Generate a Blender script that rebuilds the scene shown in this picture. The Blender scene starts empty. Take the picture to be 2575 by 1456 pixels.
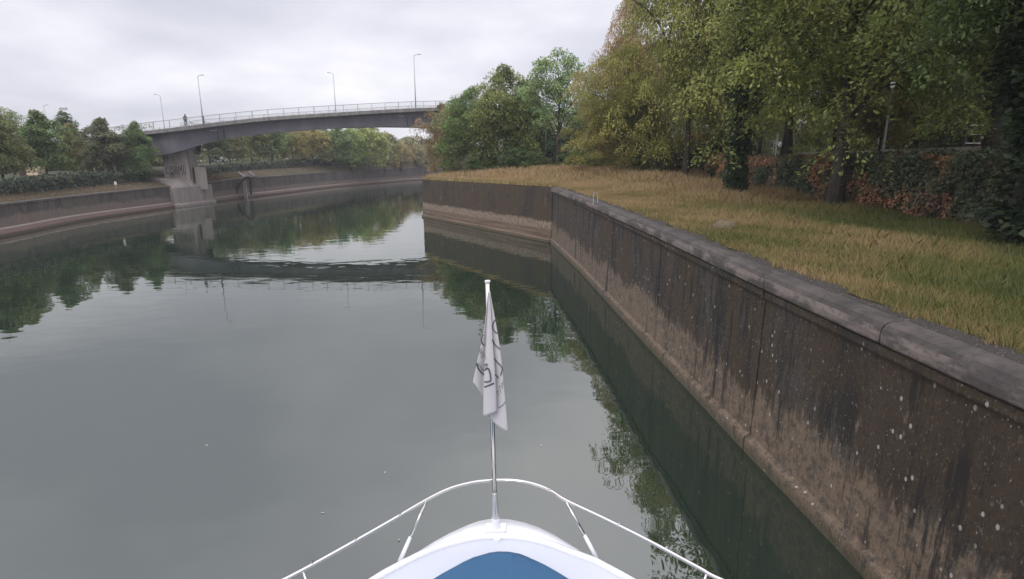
import bpy, math, random
import numpy as np
from mathutils import Vector

SC = bpy.context.scene
COL = SC.collection
R = math.radians
# ---------------------------------------------------------------- camera
CAMH = 6.0
F = 1390.0                      # focal length, in units of a picture 2575 wide
PITCH = math.atan((728 - 408) / F)
cp, sp = math.cos(PITCH), math.sin(PITCH)
cam_d = bpy.data.cameras.new('camera')
cam_d.sensor_width = 36
cam_d.lens = 36 * F / 2575
cam_d.clip_start = 0.05
cam_d.clip_end = 5000
cam = bpy.data.objects.new('camera', cam_d)
COL.objects.link(cam)
cam.location = (0, 0, CAMH)
cam.rotation_euler = (math.pi / 2 - PITCH, 0, 0)
SC.camera = cam
# ---------------------------------------------------------------- sky and light
SUN_EL, SUN_ROT = R(48), R(200)
w = bpy.data.worlds.new('World')
SC.world = w
w.use_nodes = True
nt = w.node_tree
for n in list(nt.nodes): nt.nodes.remove(n)
def wn(t): return nt.nodes.new(t)
out = wn('ShaderNodeOutputWorld'); bg = wn('ShaderNodeBackground')
sky = wn('ShaderNodeTexSky'); sky.sky_type = 'NISHITA'; sky.sun_disc = False
sky.sun_elevation = SUN_EL; sky.sun_rotation = SUN_ROT
tc = wn('ShaderNodeTexCoord')
sep = wn('ShaderNodeSeparateXYZ'); nt.links.new(tc.outputs['Generated'], sep.inputs[0])
def wm(op, a, b=None, c=None):
    n = wn('ShaderNodeMath'); n.operation = op
    for i, v in enumerate((a, b, c)):
        if v is None: continue
        if isinstance(v, (int, float)): n.inputs[i].default_value = v
        else: nt.links.new(v, n.inputs[i])
    return n.outputs[0]
zz = wm('ADD', wm('MAXIMUM', sep.outputs['Z'], 0.0), 0.24)
u = wm('DIVIDE', sep.outputs['X'], zz); v = wm('DIVIDE', sep.outputs['Y'], zz)
cmb = wn('ShaderNodeCombineXYZ'); nt.links.new(u, cmb.inputs[0]); nt.links.new(v, cmb.inputs[1])
def wnoise(scale, detail, off, sy=1.0):
    mp = wn('ShaderNodeMapping'); mp.inputs['Location'].default_value = off; mp.inputs['Scale'].default_value = (1, sy, 1)
    nt.links.new(cmb.outputs[0], mp.inputs[0])
    n = wn('ShaderNodeTexNoise'); n.inputs['Scale'].default_value = scale; n.inputs['Detail'].default_value = detail
    n.inputs['Roughness'].default_value = 0.5
    nt.links.new(mp.outputs[0], n.inputs['Vector'])
    return n.outputs['Fac']
n1 = wnoise(0.55, 5, (3.1, 1.7, 0)); n2 = wnoise(1.7, 4, (9.3, 4.2, 1.5))
cl = wm('ADD', wm('MULTIPLY', n1, 0.7), wm('MULTIPLY', n2, 0.3))
rmp = wn('ShaderNodeValToRGB'); nt.links.new(cl, rmp.inputs[0])
e = rmp.color_ramp.elements
e[0].position = 0.38; e[0].color = (0.54, 0.545, 0.62, 1)
e[1].position = 0.62; e[1].color = (0.98, 0.955, 1.0, 1)
m_ = e.new(0.5); m_.color = (0.73, 0.72, 0.79, 1)
skm = wn('ShaderNodeMixRGB'); skm.blend_type = 'MIX'; skm.inputs[0].default_value = 0.9
skb = wn('ShaderNodeVectorMath'); skb.operation = 'SCALE'; skb.inputs['Scale'].default_value = 0.1
nt.links.new(sky.outputs[0], skb.inputs[0])
nt.links.new(skb.outputs[0], skm.inputs[1]); nt.links.new(rmp.outputs[0], skm.inputs[2])
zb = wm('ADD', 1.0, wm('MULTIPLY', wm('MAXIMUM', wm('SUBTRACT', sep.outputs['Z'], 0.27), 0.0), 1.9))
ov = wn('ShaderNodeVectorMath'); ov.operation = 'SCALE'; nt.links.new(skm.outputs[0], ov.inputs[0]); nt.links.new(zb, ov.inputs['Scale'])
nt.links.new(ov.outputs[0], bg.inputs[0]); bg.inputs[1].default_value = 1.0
nt.links.new(bg.outputs[0], out.inputs[0])
sl = bpy.data.lights.new('sun', 'SUN'); sl.energy = 0.9; sl.angle = R(25); sl.color = (1, 0.96, 0.9)
so = bpy.data.objects.new('sun', sl); COL.objects.link(so)
so.rotation_euler = (R(90) - SUN_EL, 0, R(-20))
SC.view_settings.view_transform = 'Standard'
SC.view_settings.look = 'None'
SC.view_settings.gamma = 1
SC.view_settings.exposure = 0.25
SC.render.engine = 'CYCLES'
SC.cycles.use_denoising = True
SC.cycles.max_bounces = 6
SC.cycles.diffuse_bounces = 3
SC.cycles.glossy_bounces = 3
SC.cycles.transparent_max_bounces = 6
# ---------------------------------------------------------------- projection helpers (photo measurements -> world)
def ray(px, py):
    a = (px - 1287.5) / F; b = (728 - py) / F
    return np.array([a, cp + b * sp, -sp + b * cp])
def at(px, py, z):
    d = ray(px, py); return d * ((z - CAMH) / d[2]) + np.array([0, 0, CAMH])
def atY(px, py, Y):
    d = ray(px, py); return d * (Y / d[1]) + np.array([0, 0, CAMH])
# ---------------------------------------------------------------- mesh helpers
class MB:
    def __init__(s): s.v = []; s.f = []; s.n = 0
    def add(s, vs, fs):
        s.v.extend([tuple(map(float, p)) for p in vs]); s.f.extend([tuple(i + s.n for i in f) for f in fs]); s.n += len(vs)
        return s
    def box(s, c, d, rz=0.0, taper=1.0):
        x, y, z = [k / 2 for k in d]; ca, sa = math.cos(rz), math.sin(rz); vs = []
        for k, (a, b, e_) in enumerate([(-1,-1,-1),(1,-1,-1),(1,1,-1),(-1,1,-1),(-1,-1,1),(1,-1,1),(1,1,1),(-1,1,1)]):
            t = taper if e_ > 0 else 1.0
            px, py = a * x * t, b * y * t
            vs.append((c[0] + px * ca - py * sa, c[1] + px * sa + py * ca, c[2] + e_ * z))
        return s.add(vs, [(0,3,2,1),(4,5,6,7),(0,1,5,4),(1,2,6,5),(2,3,7,6),(3,0,4,7)])
    def tube(s, pts, rad, n=6, cap=True):
        pts = [np.array(p, float) for p in pts]; m = len(pts)
        if not hasattr(rad, '__len__'): rad = [rad] * m
        vs = []; prev = None
        for i in range(m):
            t = pts[min(i + 1, m - 1)] - pts[max(i - 1, 0)]; t = t / (np.linalg.norm(t) + 1e-9)
            if prev is None:
                a = np.array([0, 0, 1.0]) if abs(t[2]) < .9 else np.array([1.0, 0, 0])
            else: a = prev
            x = np.cross(a, t); nx = np.linalg.norm(x)
            if nx < 1e-6: x = np.cross(np.array([0, 1.0, 0]), t); nx = np.linalg.norm(x)
            x /= nx; y = np.cross(t, x); prev = np.cross(x, t) * -1; prev = a - t * np.dot(a, t)
            if np.linalg.norm(prev) < 1e-6: prev = y
            for k in range(n):
                an = 2 * math.pi * k / n
                vs.append(pts[i] + rad[i] * (math.cos(an) * x + math.sin(an) * y))
        fs = [(i*n+k, i*n+(k+1)%n, (i+1)*n+(k+1)%n, (i+1)*n+k) for i in range(m-1) for k in range(n)]
        if cap: fs += [tuple(range(n))[::-1], tuple(range((m-1)*n, m*n))]
        return s.add(vs, fs)
    def grid(s, rows, close=False):
        m = len(rows); n = len(rows[0]); vs = [p for r in rows for p in r]
        fs = [(i*n+k, i*n+k+1, (i+1)*n+k+1, (i+1)*n+k) for i in range(m-1) for k in range(n-1)]
        return s.add(vs, fs)
    def loft(s, rings):      # closed rings with caps
        m = len(rings); n = len(rings[0]); vs = [p for r in rings for p in r]
        fs = [(i*n+k, i*n+(k+1)%n, (i+1)*n+(k+1)%n, (i+1)*n+k) for i in range(m-1) for k in range(n)]
        fs += [tuple(range(n))[::-1], tuple(range((m-1)*n, m*n))]
        return s.add(vs, fs)
    def build(s, name, mat=None, parent=None, smooth=False, fix=True):
        me = bpy.data.meshes.new(name); me.from_pydata(s.v, [], s.f); me.update()
        if fix:
            import bmesh
            bm = bmesh.new(); bm.from_mesh(me); bmesh.ops.recalc_face_normals(bm, faces=bm.faces); bm.to_mesh(me); bm.free()
        if smooth: me.polygons.foreach_set('use_smooth', [True] * len(me.polygons))
        o = bpy.data.objects.new(name, me); COL.objects.link(o)
        if mat: me.materials.append(mat)
        if parent: o.parent = parent
        return o
def quads_obj(name, V, mat, parent=None, k=4, attr=None, smooth=False):
    """V: (n,k,3) array of separate k-gons"""
    n = V.shape[0]; me = bpy.data.meshes.new(name)
    me.vertices.add(n * k); me.vertices.foreach_set('co', V.astype(np.float32).reshape(-1))
    me.loops.add(n * k); me.loops.foreach_set('vertex_index', np.arange(n * k, dtype=np.int32))
    me.polygons.add(n); me.polygons.foreach_set('loop_start', (np.arange(n) * k).astype(np.int32))
    me.polygons.foreach_set('loop_total', np.full(n, k, dtype=np.int32))
    me.update(calc_edges=True)
    if attr is not None:
        at_ = me.attributes.new('tint', 'FLOAT', 'FACE'); at_.data.foreach_set('value', attr.astype(np.float32))
    me.materials.append(mat)
    o = bpy.data.objects.new(name, me); COL.objects.link(o)
    if parent: o.parent = parent
    return o
def tag(o, label=None, cat=None, group=None, kind=None):
    if label: o['label'] = label
    if cat: o['category'] = cat
    if group: o['group'] = group
    if kind: o['kind'] = kind
    return o
def empty(name, loc, label, cat, group=None, rz=0.0):
    o = bpy.data.objects.new(name, None); COL.objects.link(o); o.location = [float(q) for q in loc]; o.rotation_euler = (0, 0, rz)
    o.empty_display_size = 0.3
    return tag(o, label, cat, group)
def copy_tree(o, parent=None):
    c = o.copy(); COL.objects.link(c); c.parent = parent
    for ch in list(o.children): copy_tree(ch, c)
    return c
def catmull(P, n=6):
    P = [np.array(p, float) for p in P]; out_ = []
    for i in range(len(P) - 1):
        p0, p1, p2, p3 = P[max(i-1, 0)], P[i], P[i+1], P[min(i+2, len(P)-1)]
        for k in range(n):
            t = k / n
            out_.append(.5 * ((2*p1) + (-p0+p2)*t + (2*p0-5*p1+4*p2-p3)*t*t + (-p0+3*p1-3*p2+p3)*t**3))
    out_.append(P[-1]); return out_
# ---------------------------------------------------------------- material helpers
class M:
    def __init__(s, name):
        s.m = bpy.data.materials.new(name); s.m.use_nodes = True; s.t = s.m.node_tree
        s.b = s.t.nodes['Principled BSDF']; s.o = s.t.nodes['Material Output']
    def n(s, t, **kw):
        x = s.t.nodes.new(t)
        for k, v in kw.items(): setattr(x, k, v)
        return x
    def l(s, a, b): s.t.links.new(a, b)
    def setv(s, inp, v):
        if isinstance(v, (int, float)): inp.default_value = v
        elif isinstance(v, tuple): inp.default_value = v if len(v) == len(inp.default_value) else (*v, 1)
        else: s.l(v, inp)
    def math(s, op, a, b=0.0, clamp=False):
        x = s.n('ShaderNodeMath', operation=op, use_clamp=clamp); s.setv(x.inputs[0], a); s.setv(x.inputs[1], b); return x.outputs[0]
    def mix(s, f, a, b, mode='MIX'):
        x = s.n('ShaderNodeMixRGB', blend_type=mode); s.setv(x.inputs[0], f); s.setv(x.inputs[1], a); s.setv(x.inputs[2], b); return x.outputs[0]
    def pos(s): 
        return s.n('ShaderNodeNewGeometry').outputs['Position']
    def obj(s): return s.n('ShaderNodeTexCoord').outputs['Object']
    def noise(s, vec, scale, detail=4, rough=.55, sc=(1,1,1), off=(0,0,0), dist=0.0):
        mp = s.n('ShaderNodeMapping'); mp.inputs['Scale'].default_value = sc; mp.inputs['Location'].default_value = off; s.l(vec, mp.inputs[0])
        x = s.n('ShaderNodeTexNoise'); x.inputs['Scale'].default_value = scale; x.inputs['Detail'].default_value = detail
        x.inputs['Roughness'].default_value = rough; x.inputs['Distortion'].default_value = dist
        s.l(mp.outputs[0], x.inputs['Vector']); return x.outputs['Fac']
    def vor(s, vec, scale, sc=(1,1,1), feature='F1'):
        mp = s.n('ShaderNodeMapping'); mp.inputs['Scale'].default_value = sc; s.l(vec, mp.inputs[0])
        x = s.n('ShaderNodeTexVoronoi', feature=feature); x.inputs['Scale'].default_value = scale; s.l(mp.outputs[0], x.inputs['Vector']); return x.outputs['Distance']
    def ramp(s, f, stops):
        x = s.n('ShaderNodeValToRGB'); s.l(f, x.inputs[0]); el = x.color_ramp.elements
        for i, (p, c) in enumerate(stops):
            q = el[i] if i < 2 else el.new(p)
            q.position = p; q.color = (*c, 1) if isinstance(c, tuple) else (c, c, c, 1)
        return x.outputs[0]
    def step(s, f, a, b):      # smooth map range a..b -> 0..1
        x = s.n('ShaderNodeMapRange', interpolation_type='SMOOTHSTEP'); s.l(f, x.inputs[0])
        x.inputs[1].default_value = a; x.inputs[2].default_value = b; return x.outputs[0]
    def bump(s, h, strength=.5, dist=.02):
        x = s.n('ShaderNodeBump'); x.inputs['Strength'].default_value = strength; x.inputs['Distance'].default_value = dist
        s.l(h, x.inputs['Height']); s.l(x.outputs[0], s.b.inputs['Normal']); return x
    def base(s, c, rough=.8, metal=0.0):
        s.setv(s.b.inputs['Base Color'], c); s.setv(s.b.inputs['Roughness'], rough); s.b.inputs['Metallic'].default_value = metal; return s
def simple(name, col, rough=.6, metal=0.0, var=.12, scale=8.0):
    m = M(name); p = m.obj(); f = m.noise(p, scale, 4)
    c = m.mix(f, tuple(k * (1 - var) for k in col), tuple(min(1, k * (1 + var)) for k in col))
    m.base(c, rough, metal); return m.m
def make_leaf_mat(name, yellow=(.26, .20, .06), patch=.3, spread=.55):
    m = M(name); oi = m.n('ShaderNodeObjectInfo'); a = m.n('ShaderNodeAttribute'); a.attribute_name = 'tint'
    p = m.obj(); pn = m.step(m.noise(p, .45, 3), .45, .75)
    c0 = m.mix(1.0, oi.outputs['Color'], (3.5, 3.4, 2.85), 'MULTIPLY')
    c1 = m.mix(m.math('MULTIPLY', pn, patch), c0, yellow)
    hs = m.n('ShaderNodeHueSaturation'); m.l(c1, hs.inputs['Color'])
    m.setv(hs.inputs['Value'], m.math('ADD', m.math('MULTIPLY', a.outputs['Fac'], spread * 2), 1 - spread))
    m.setv(hs.inputs['Hue'], m.math('ADD', m.math('MULTIPLY', a.outputs['Fac'], -.035), .5175))
    m.base(hs.outputs[0], .55); m.b.inputs['Specular IOR Level'].default_value = .35
    tr = m.n('ShaderNodeBsdfTranslucent'); m.l(hs.outputs[0], tr.inputs[0])
    mx = m.n('ShaderNodeMixShader'); mx.inputs[0].default_value = .42
    m.l(m.b.outputs[0], mx.inputs[1]); m.l(tr.outputs[0], mx.inputs[2]); m.l(mx.outputs[0], m.o.inputs[0])
    return m.m
LEAF = make_leaf_mat('leaf')
def bark_mat(name, c1, c2):
    m = M(name); p = m.obj(); f = m.noise(p, 7, 6, .65, (1, 1, .25))
    m.base(m.ramp(f, [(.3, c1), (.7, c2)]), .9); m.bump(f, .8, .03); return m.m
BARK = bark_mat('bark', (.028, .024, .018), (.10, .085, .068))
BARKG = bark_mat('grey_bark', (.06, .058, .052), (.17, .16, .14))
# ---------------------------------------------------------------- water
m = M('water_surface'); p = m.pos()
wv = m.noise(p, .55, 2, .5, (1, 1.6, 1), dist=.3)
wv2 = m.noise(p, 2.6, 2, .5, (1, 1.5, 1), (5, 3, 0))
reg = m.step(m.noise(p, .06, 2, .5), .4, .7)
h = m.math('ADD', m.math('MULTIPLY', wv, 1.0), m.math('MULTIPLY', m.math('MULTIPLY', wv2, reg), .10))
bp = m.n('ShaderNodeBump'); bp.inputs['Strength'].default_value = 1; bp.inputs['Distance'].default_value = .009; m.l(h, bp.inputs['Height'])
df = m.n('ShaderNodeBsdfDiffuse'); df.inputs[0].default_value = (.018, .029, .020, 1)
gl = m.n('ShaderNodeBsdfGlossy'); gl.inputs['Roughness'].default_value = .015; gl.inputs[0].default_value = (.97, .985, .95, 1); m.l(bp.outputs[0], gl.inputs['Normal'])
fr = m.n('ShaderNodeFresnel'); fr.inputs['IOR'].default_value = 2.35; m.l(bp.outputs[0], fr.inputs['Normal'])
mx = m.n('ShaderNodeMixShader'); m.l(fr.outputs[0], mx.inputs[0]); m.l(df.outputs[0], mx.inputs[1]); m.l(gl.outputs[0], mx.inputs[2]); m.l(mx.outputs[0], m.o.inputs[0])
WATER = m.m
mb = MB(); mb.grid([[(x, y, 0) for x in (-1500, -300, 0, 300, 1500)] for y in (-300, 0, 100, 400, 2500)])
tag(mb.build('water', WATER, fix=False), kind='structure')
# ---------------------------------------------------------------- terrain
WY = [-30, -10, 0, 7, 10.78, 17.22, 30.67, 42.09, 62.72, 75, 100, 125, 180, 230, 320]
WX = [7.1, 6.3, 5.75, 5.38, 5.1, 4.69, 3.95, 3.08, -10.0, -9.8, -7.5, -1, 48, 140, 380]
WZY = [-30, 7, 10.78, 17.22, 30.67, 42.09, 62.72, 320]
WZ = [3.78, 3.78, 3.84, 3.98, 4.10, 4.18, 4.12, 4.3]
def wallx(y): return float(np.interp(y, WY, WX))
def wallz(y): return float(np.interp(y, WZY, WZ))
def sst(t): t = min(max(t, 0), 1); return t * t * (3 - 2 * t)
def zr(x, y):
    d = x - wallx(y)
    rise = .85 * sst((y - 30) / 28) * sst(d / 14) + .016 * max(0, min(y, 140) - 60) * sst(d / 6)
    z = wallz(y) + rise + .10 * sst(d / 10)
    z -= .38*sst((x-8)/5)*(1-sst((y-38)/16))
    z += (6.62 - z) * sst((x - 19.0) / 2.6) * (1 if y < 75 else 1 - .7 * sst((y - 75) / 40))
    return z
def m_ground(name, dry, green, thr=(.42, .6)):
    m = M(name); p = m.pos(); f = m.noise(p, .35, 4); g = m.noise(p, 9, 5, .7)
    c = m.mix(m.step(f, *thr), green, dry); c = m.mix(m.math('MULTIPLY', g, .6), c, (.05, .042, .028))
    m.base(c, .95); m.bump(g, .8, .05); return m.m
G_GRASS = m_ground('bank_soil', (.26, .19, .09), (.11, .125, .045))
mb = MB(); rows = []
ys = list(np.arange(-30, 90, 2.0)) + [95, 100, 110, 125, 150, 180, 230, 320]
ds = [.42, .9, 1.5, 2.5, 4, 6, 8, 10, 11.5, 12.5, 13.3, 14, 15, 16, 17, 18, 20, 24, 30, 40, 60, 120, 400]
for y in ys:
    x0 = wallx(y)
    off = .42
    if 42.09 <= y <= 62.8: off = .55
    rows.append([(x0 + off - .42 + d, y, zr(x0 + off - .42 + d, y) - .02 + .03 * math.sin(d * 3.1 + y * 1.7)) for d in ds])
mb.grid(rows); tag(mb.build('grass_bank', G_GRASS, smooth=True, fix=False), kind='structure')
# footpath behind the hedge
PATH = simple('asphalt_path', (.12, .115, .11), .95, 0, .25, 5)
mb = MB(); mb.grid([[(23.2, y, 6.64), (26.5, y, 6.64)] for y in np.arange(-10, 74, 4.0)]); tag(mb.build('path', PATH, fix=False), kind='structure')
CONC_L = simple('pale_kerb_stone', (.42, .40, .36), .85, 0, .25, 6)
mb = MB()
for y in np.arange(-8, 72, 2.0): mb.box((22.95, y, 6.66), (.25, 1.97, .2))
tag(mb.build('path_kerb', CONC_L), kind='structure')
# left bank
LP = [(-33, -30), (-36, 0), (-39, 25), (-41.9, 45.1), (-44.9, 57.6), (-45.9, 72.4), (-46.0, 87.3), (-46.2, 97.3), (-45.4, 108.4), (-43.6, 140.3), (-36.5, 177.8), (-27, 205), (-8, 232), (30, 262), (110, 300), (400, 400)]
LZ = [2.6, 2.6, 2.6, 2.62, 2.6, 2.8, 3.05, 3.3, 3.4, 3.7, 4.05, 4.3, 4.4, 4.4, 4.4, 4.4]
Ls = catmull([(*p_, z_) for p_, z_ in zip(LP, LZ)], 5)
def lnorm(i):
    a = Ls[max(i-1, 0)]; b = Ls[min(i+1, len(Ls)-1)]; t = (b - a)[:2]; t = t / np.linalg.norm(t); return np.array([t[1], -t[0]])  # towards the water
lcols = [.4, 1.2, 2.5, 4, 6, 8, 11, 15, 25, 45, 100, 300, 1400]
def lrise(d, y):
    far = sst((y - 90) / 60)
    return (.75 + .75 * far) * sst(d / 4.5) + (.75 + .3 * far) * sst((d - 4.5) / 6)
mb = MB(); rows = []
for i in range(len(Ls)):
    n_ = lnorm(i); rows.append([(Ls[i][0] - n_[0]*(d + .75), Ls[i][1] - n_[1]*(d + .75), Ls[i][2] + lrise(d, Ls[i][1]) - .03) for d in lcols])
mb.grid(rows)
G_LEFT = m_ground('far_bank_soil', (.15, .12, .075), (.075, .085, .04), (.5, .64))
tag(mb.build('far_bank', G_LEFT, smooth=True, fix=False), kind='structure')
def zl(x, y):
    best = None
    for i in range(len(Ls)):
        dd = (Ls[i][0]-x)**2 + (Ls[i][1]-y)**2
        if best is None or dd < best[0]: best = (dd, i)
    i = best[1]; n_ = lnorm(i); d = -((x - Ls[i][0]) * n_[0] + (y - Ls[i][1]) * n_[1]) - .75
    return Ls[i][2] + lrise(max(d, 0), Ls[i][1]) - .03
# ---------------------------------------------------------------- concrete materials
def wall_mat(name, tan, mid, dark, moss, band=1.35, zdark=2.4, spots=True, rag=.8, streak=1.0, bands=False, lip=0.0):
    m = M(name); p = m.pos(); sx = m.n('ShaderNodeSeparateXYZ'); m.l(p, sx.inputs[0]); z = sx.outputs['Z']
    st = m.noise(p, 1.1, 7, .7, (1.3, 1.3, .33), (3, 0, 0), .4)         # vertical streaks
    st2 = m.noise(p, 6.5, 5, .75, (1, 1, .16), (8, 2, 0))
    bl = m.noise(p, .42, 5, .6, (1, 1, .8)); fine = m.noise(p, 22, 5, .75); med = m.noise(p, 5, 5, .7)
    # grime and moss hang down from the top and stop on a ragged line
    zz_ = m.math('ADD', z, m.math('ADD', m.math('MULTIPLY', m.math('SUBTRACT', st2, .5), rag * 1.6), m.math('MULTIPLY', m.math('SUBTRACT', bl, .5), rag * 2.0)))
    grime = m.step(zz_, band - .1, band + .16)
    c = m.mix(m.math('MULTIPLY', m.step(med, .42, .66), .8), tan, mid)
    up = m.mix(m.step(m.math('ADD', m.math('MULTIPLY', st, .6), m.math('MULTIPLY', st2, .4)), .44, .57), dark, mid)
    up = m.mix(1-streak, up, m.mix(m.step(bl, .4, .6), dark, mid))
    up = m.mix(m.math('MULTIPLY', m.step(m.math('ADD', m.math('MULTIPLY', bl, .7), m.math('MULTIPLY', st, .3)), .47, .54), .85), up, moss)
    c = m.mix(m.math('MULTIPLY', grime, .93), c, up)
    sp1 = m.noise(p, 15, 4, .8, (1, 1, .55), (7, 7, 7)); c = m.mix(m.math('MULTIPLY', m.step(sp1, .53, .6), .6), c, m.mix(.25, (.012, .01, .009), c))
    sp2 = m.noise(p, 20, 3, .8, (1, 1, .6), (17, 3, 1)); c = m.mix(m.math('MULTIPLY', m.step(sp2, .60, .66), .45), c, (.33, .28, .23))
    pale = m.math('MULTIPLY', m.step(m.noise(p, 3.0, 5, .7, (1, 1, .3), (20, 9, 0)), .62, .72), .55)
    c = m.mix(pale, c, tuple(k * 1.5 for k in tan))
    c = m.mix(m.math('MULTIPLY', m.step(fine, .44, .62), .6), m.mix(.35, c, (0.01, .01, .008)), c)
    if bands:
        lay = m.noise(p, 1.0, 4, .6, (.25, .25, 9), (1, 2, 3)); low = m.math('SUBTRACT', 1.0, m.step(m.math('ADD', z, m.math('MULTIPLY', m.math('SUBTRACT', med, .5), .5)), .85, 1.05))
        c = m.mix(m.math('MULTIPLY', low, .8), c, m.ramp(lay, [(.38, (.07, .045, .03)), (.62, (.17, .12, .085))]))
    if lip:
        lf = m.math('MULTIPLY', m.step(z, lip-.10, lip-.04), m.math('SUBTRACT', 1.0, m.step(z, lip+.04, lip+.1)))
        c = m.mix(m.math('MULTIPLY', lf, .6), c, (.36, .30, .26))
        low = m.math('SUBTRACT', 1.0, m.step(z, lip-.12, lip-.05)); c = m.mix(m.math('MULTIPLY', low, .6), c, (.13, .075, .06))
    if spots:
        bs = m.math('MULTIPLY', m.step(m.noise(p, 2.4, 6, .7, (1, 1, .10), (31, 5, 2)), .54, .60), m.step(m.noise(p, .5, 3, .5, (1, 1, .6), (11, 15, 2)), .45, .58))
        c = m.mix(m.math('MULTIPLY', bs, .85), c, (.012, .011, .010))
    # damp line just above the water
    wet = m.math('SUBTRACT', 1.0, m.step(m.math('ADD', z, m.math('MULTIPLY', med, .12)), .12, .34))
    c = m.mix(m.math('MULTIPLY', wet, .55), c, (.05, .05, .022))
    if spots:
        v_ = m.vor(p, 5.5, (1, 1, .65)); vm = m.noise(p, 1.3, 4, .6, (1, 1, .7), (2, 7, 3))
        sf = m.math('MULTIPLY', m.math('SUBTRACT', 1.0, m.step(v_, .10, .16)), m.step(vm, .47, .55))
        v2 = m.vor(p, 13, (1, 1, .6)); c = m.mix(m.math('MULTIPLY', m.math('SUBTRACT', 1.0, m.step(v2, .09, .15)), m.step(m.noise(p, 2.1, 4, .6, (1, 1, .7), (9, 7, 3)), .50, .56)), c, (.30, .27, .23))
        c = m.mix(sf, c, (.40, .38, .34))
    m.base(c, .92)
    hh = m.math('ADD', m.math('MULTIPLY', fine, .6), m.math('ADD', med, m.math('MULTIPLY', st2, .6)))
    m.bump(hh, .9, .035); return m.m
W_NEAR = wall_mat('weathered_concrete', (.25, .18, .12), (.082, .068, .056), (.012, .011, .010), (.060, .037, .017), 1.42, rag=1.15)
W_FACE = wall_mat('mossy_concrete', (.38, .29, .215), (.10, .07, .048), (.028, .02, .015), (.06, .036, .014), 1.55, spots=False, rag=.35, streak=.15, bands=True)
W_LEFT = wall_mat('far_wall_concrete', (.22, .17, .14), (.16, .133, .113), (.045, .04, .036), (.12, .10, .085), 1.45, spots=False, rag=.6, streak=.6, lip=.62)
def coping_mat():
    m = M('coping_stone_mat'); p = m.pos(); a = m.noise(p, 1.6, 6, .7); b = m.noise(p, 12, 5, .7); c_ = m.noise(p, .8, 4, .6, (1, 1, 3), (4, 4, 4))
    c = m.ramp(a, [(.36, (.036, .030, .026)), (.64, (.105, .086, .074))])
    gn = m.n('ShaderNodeNewGeometry'); sx = m.n('ShaderNodeSeparateXYZ'); m.l(gn.outputs['Normal'], sx.inputs[0])
    face = m.math('SUBTRACT', 1.0, m.step(m.math('ADD', sx.outputs['Z'], m.math('MULTIPLY', m.math('SUBTRACT', b, .5), .9)), .25, .42))
    worn = m.mix(m.step(c_, .42, .56), (.08, .068, .062), (.22, .18, .155))
    c = m.mix(m.math('MULTIPLY', face, .9), c, worn)
    c = m.mix(m.math('MULTIPLY', m.step(b, .5, .62), .45), c, (.035, .03, .028))
    m.base(c, .72); m.bump(m.math('ADD', b, a), .5, .02); return m.m
COP = coping_mat()
# ---------------------------------------------------------------- near quay wall (right)
def wdir(y):
    a = np.array([wallx(y-.5), y-.5]); b = np.array([wallx(y+.5), y+.5]); t = (b-a)/np.linalg.norm(b-a); return np.array([-t[1], t[0]])   # towards the water (-x)
nw = empty('quay_wall', (wallx(20), 20, 0), 'long stained concrete quay wall with rounded coping along the right side of the water', 'wall')
nwl = Vector(nw.location)
joints = [-14.9, -8.5, -2.1, 4.35, 10.78, 17.22, 23.65, 30.67, 36.4, 42.09]
def prof_rows(y0, y1, prof, step=1.3):
    rows = []; n = max(2, int((y1-y0)/step)+1)
    for y in np.linspace(y0, y1, n):
        n_ = wdir(min(max(y, -20), 41.4)); x0 = wallx(y); zt = wallz(y)
        rows.append([(x0 + n_[0]*o - nwl.x, y + n_[1]*o - nwl.y, (zt + z) if top else z) for (o, z, top) in prof])
    return rows
wallprof = [(-.75, -1.2, 0), (.16, -1.2, 0), (.16, .26, 0), (.15, .30, 0), (.035, .36, 0), (.015, 1.5, 0), (0, -.60, 1), (0, -.50, 1), (-.75, -.50, 1)]
lowprof = [(-.75, -.498, 1), (.045, -.498, 1), (.055, -.47, 1), (.05, -.36, 1), (-.06, -.335, 1), (-.75, -.335, 1)]
coprof = [(-.30, -.333, 1), (.055, -.333, 1), (.085, -.30, 1), (.092, -.2, 1), (.075, -.10, 1), (.03, -.03, 1), (-.05, .005, 1), (-.27, .015, 1), (-.30, -.02, 1)]
for i in range(len(joints)-1):
    a, b = joints[i]+.028, joints[i+1]-.028
    if i == len(joints)-2: b = 42.09
    mb = MB(); mb.loft(prof_rows(a, b, wallprof)); mb.build('wall_panel', W_NEAR, nw)
    mb = MB(); mb.loft(prof_rows(a+.004, b, lowprof)); mb.build('ledge', W_NEAR, nw)
    mid = (joints[i]+joints[i+1])/2
    for (c0, c1) in ((joints[i]+.014, mid-.014), (mid+.014, joints[i+1]-.014 if i < len(joints)-2 else 42.2)):
        mb = MB(); rr = prof_rows(c0, c1, coprof, .6)
        rr = [rr[0]] + rr + [rr[-1]]
        def shr(ring, k, dy):
            c = np.mean(np.array(ring), axis=0); return [tuple(c + (np.array(q)-c)*k + np.array([0, dy, 0])) for q in ring]
        rr[0] = shr(rr[1], .9, 0); rr[1] = [(q[0], q[1]+.03, q[2]) for q in rr[1]]
        rr[-1] = shr(rr[-2], .9, 0); rr[-2] = [(q[0], q[1]-.03, q[2]) for q in rr[-2]]
        mb.loft(rr); mb.build('coping_stone', COP, nw)
# backing so that joints read dark
mb = MB(); mb.loft(prof_rows(-14, 42, [(-.9, -1.2, 0), (-.12, -1.2, 0), (-.12, -.4, 1), (-.9, -.4, 1)])); mb.build('wall_core', simple('dark_joint', (.02, .018, .015), .9), nw)
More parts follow.
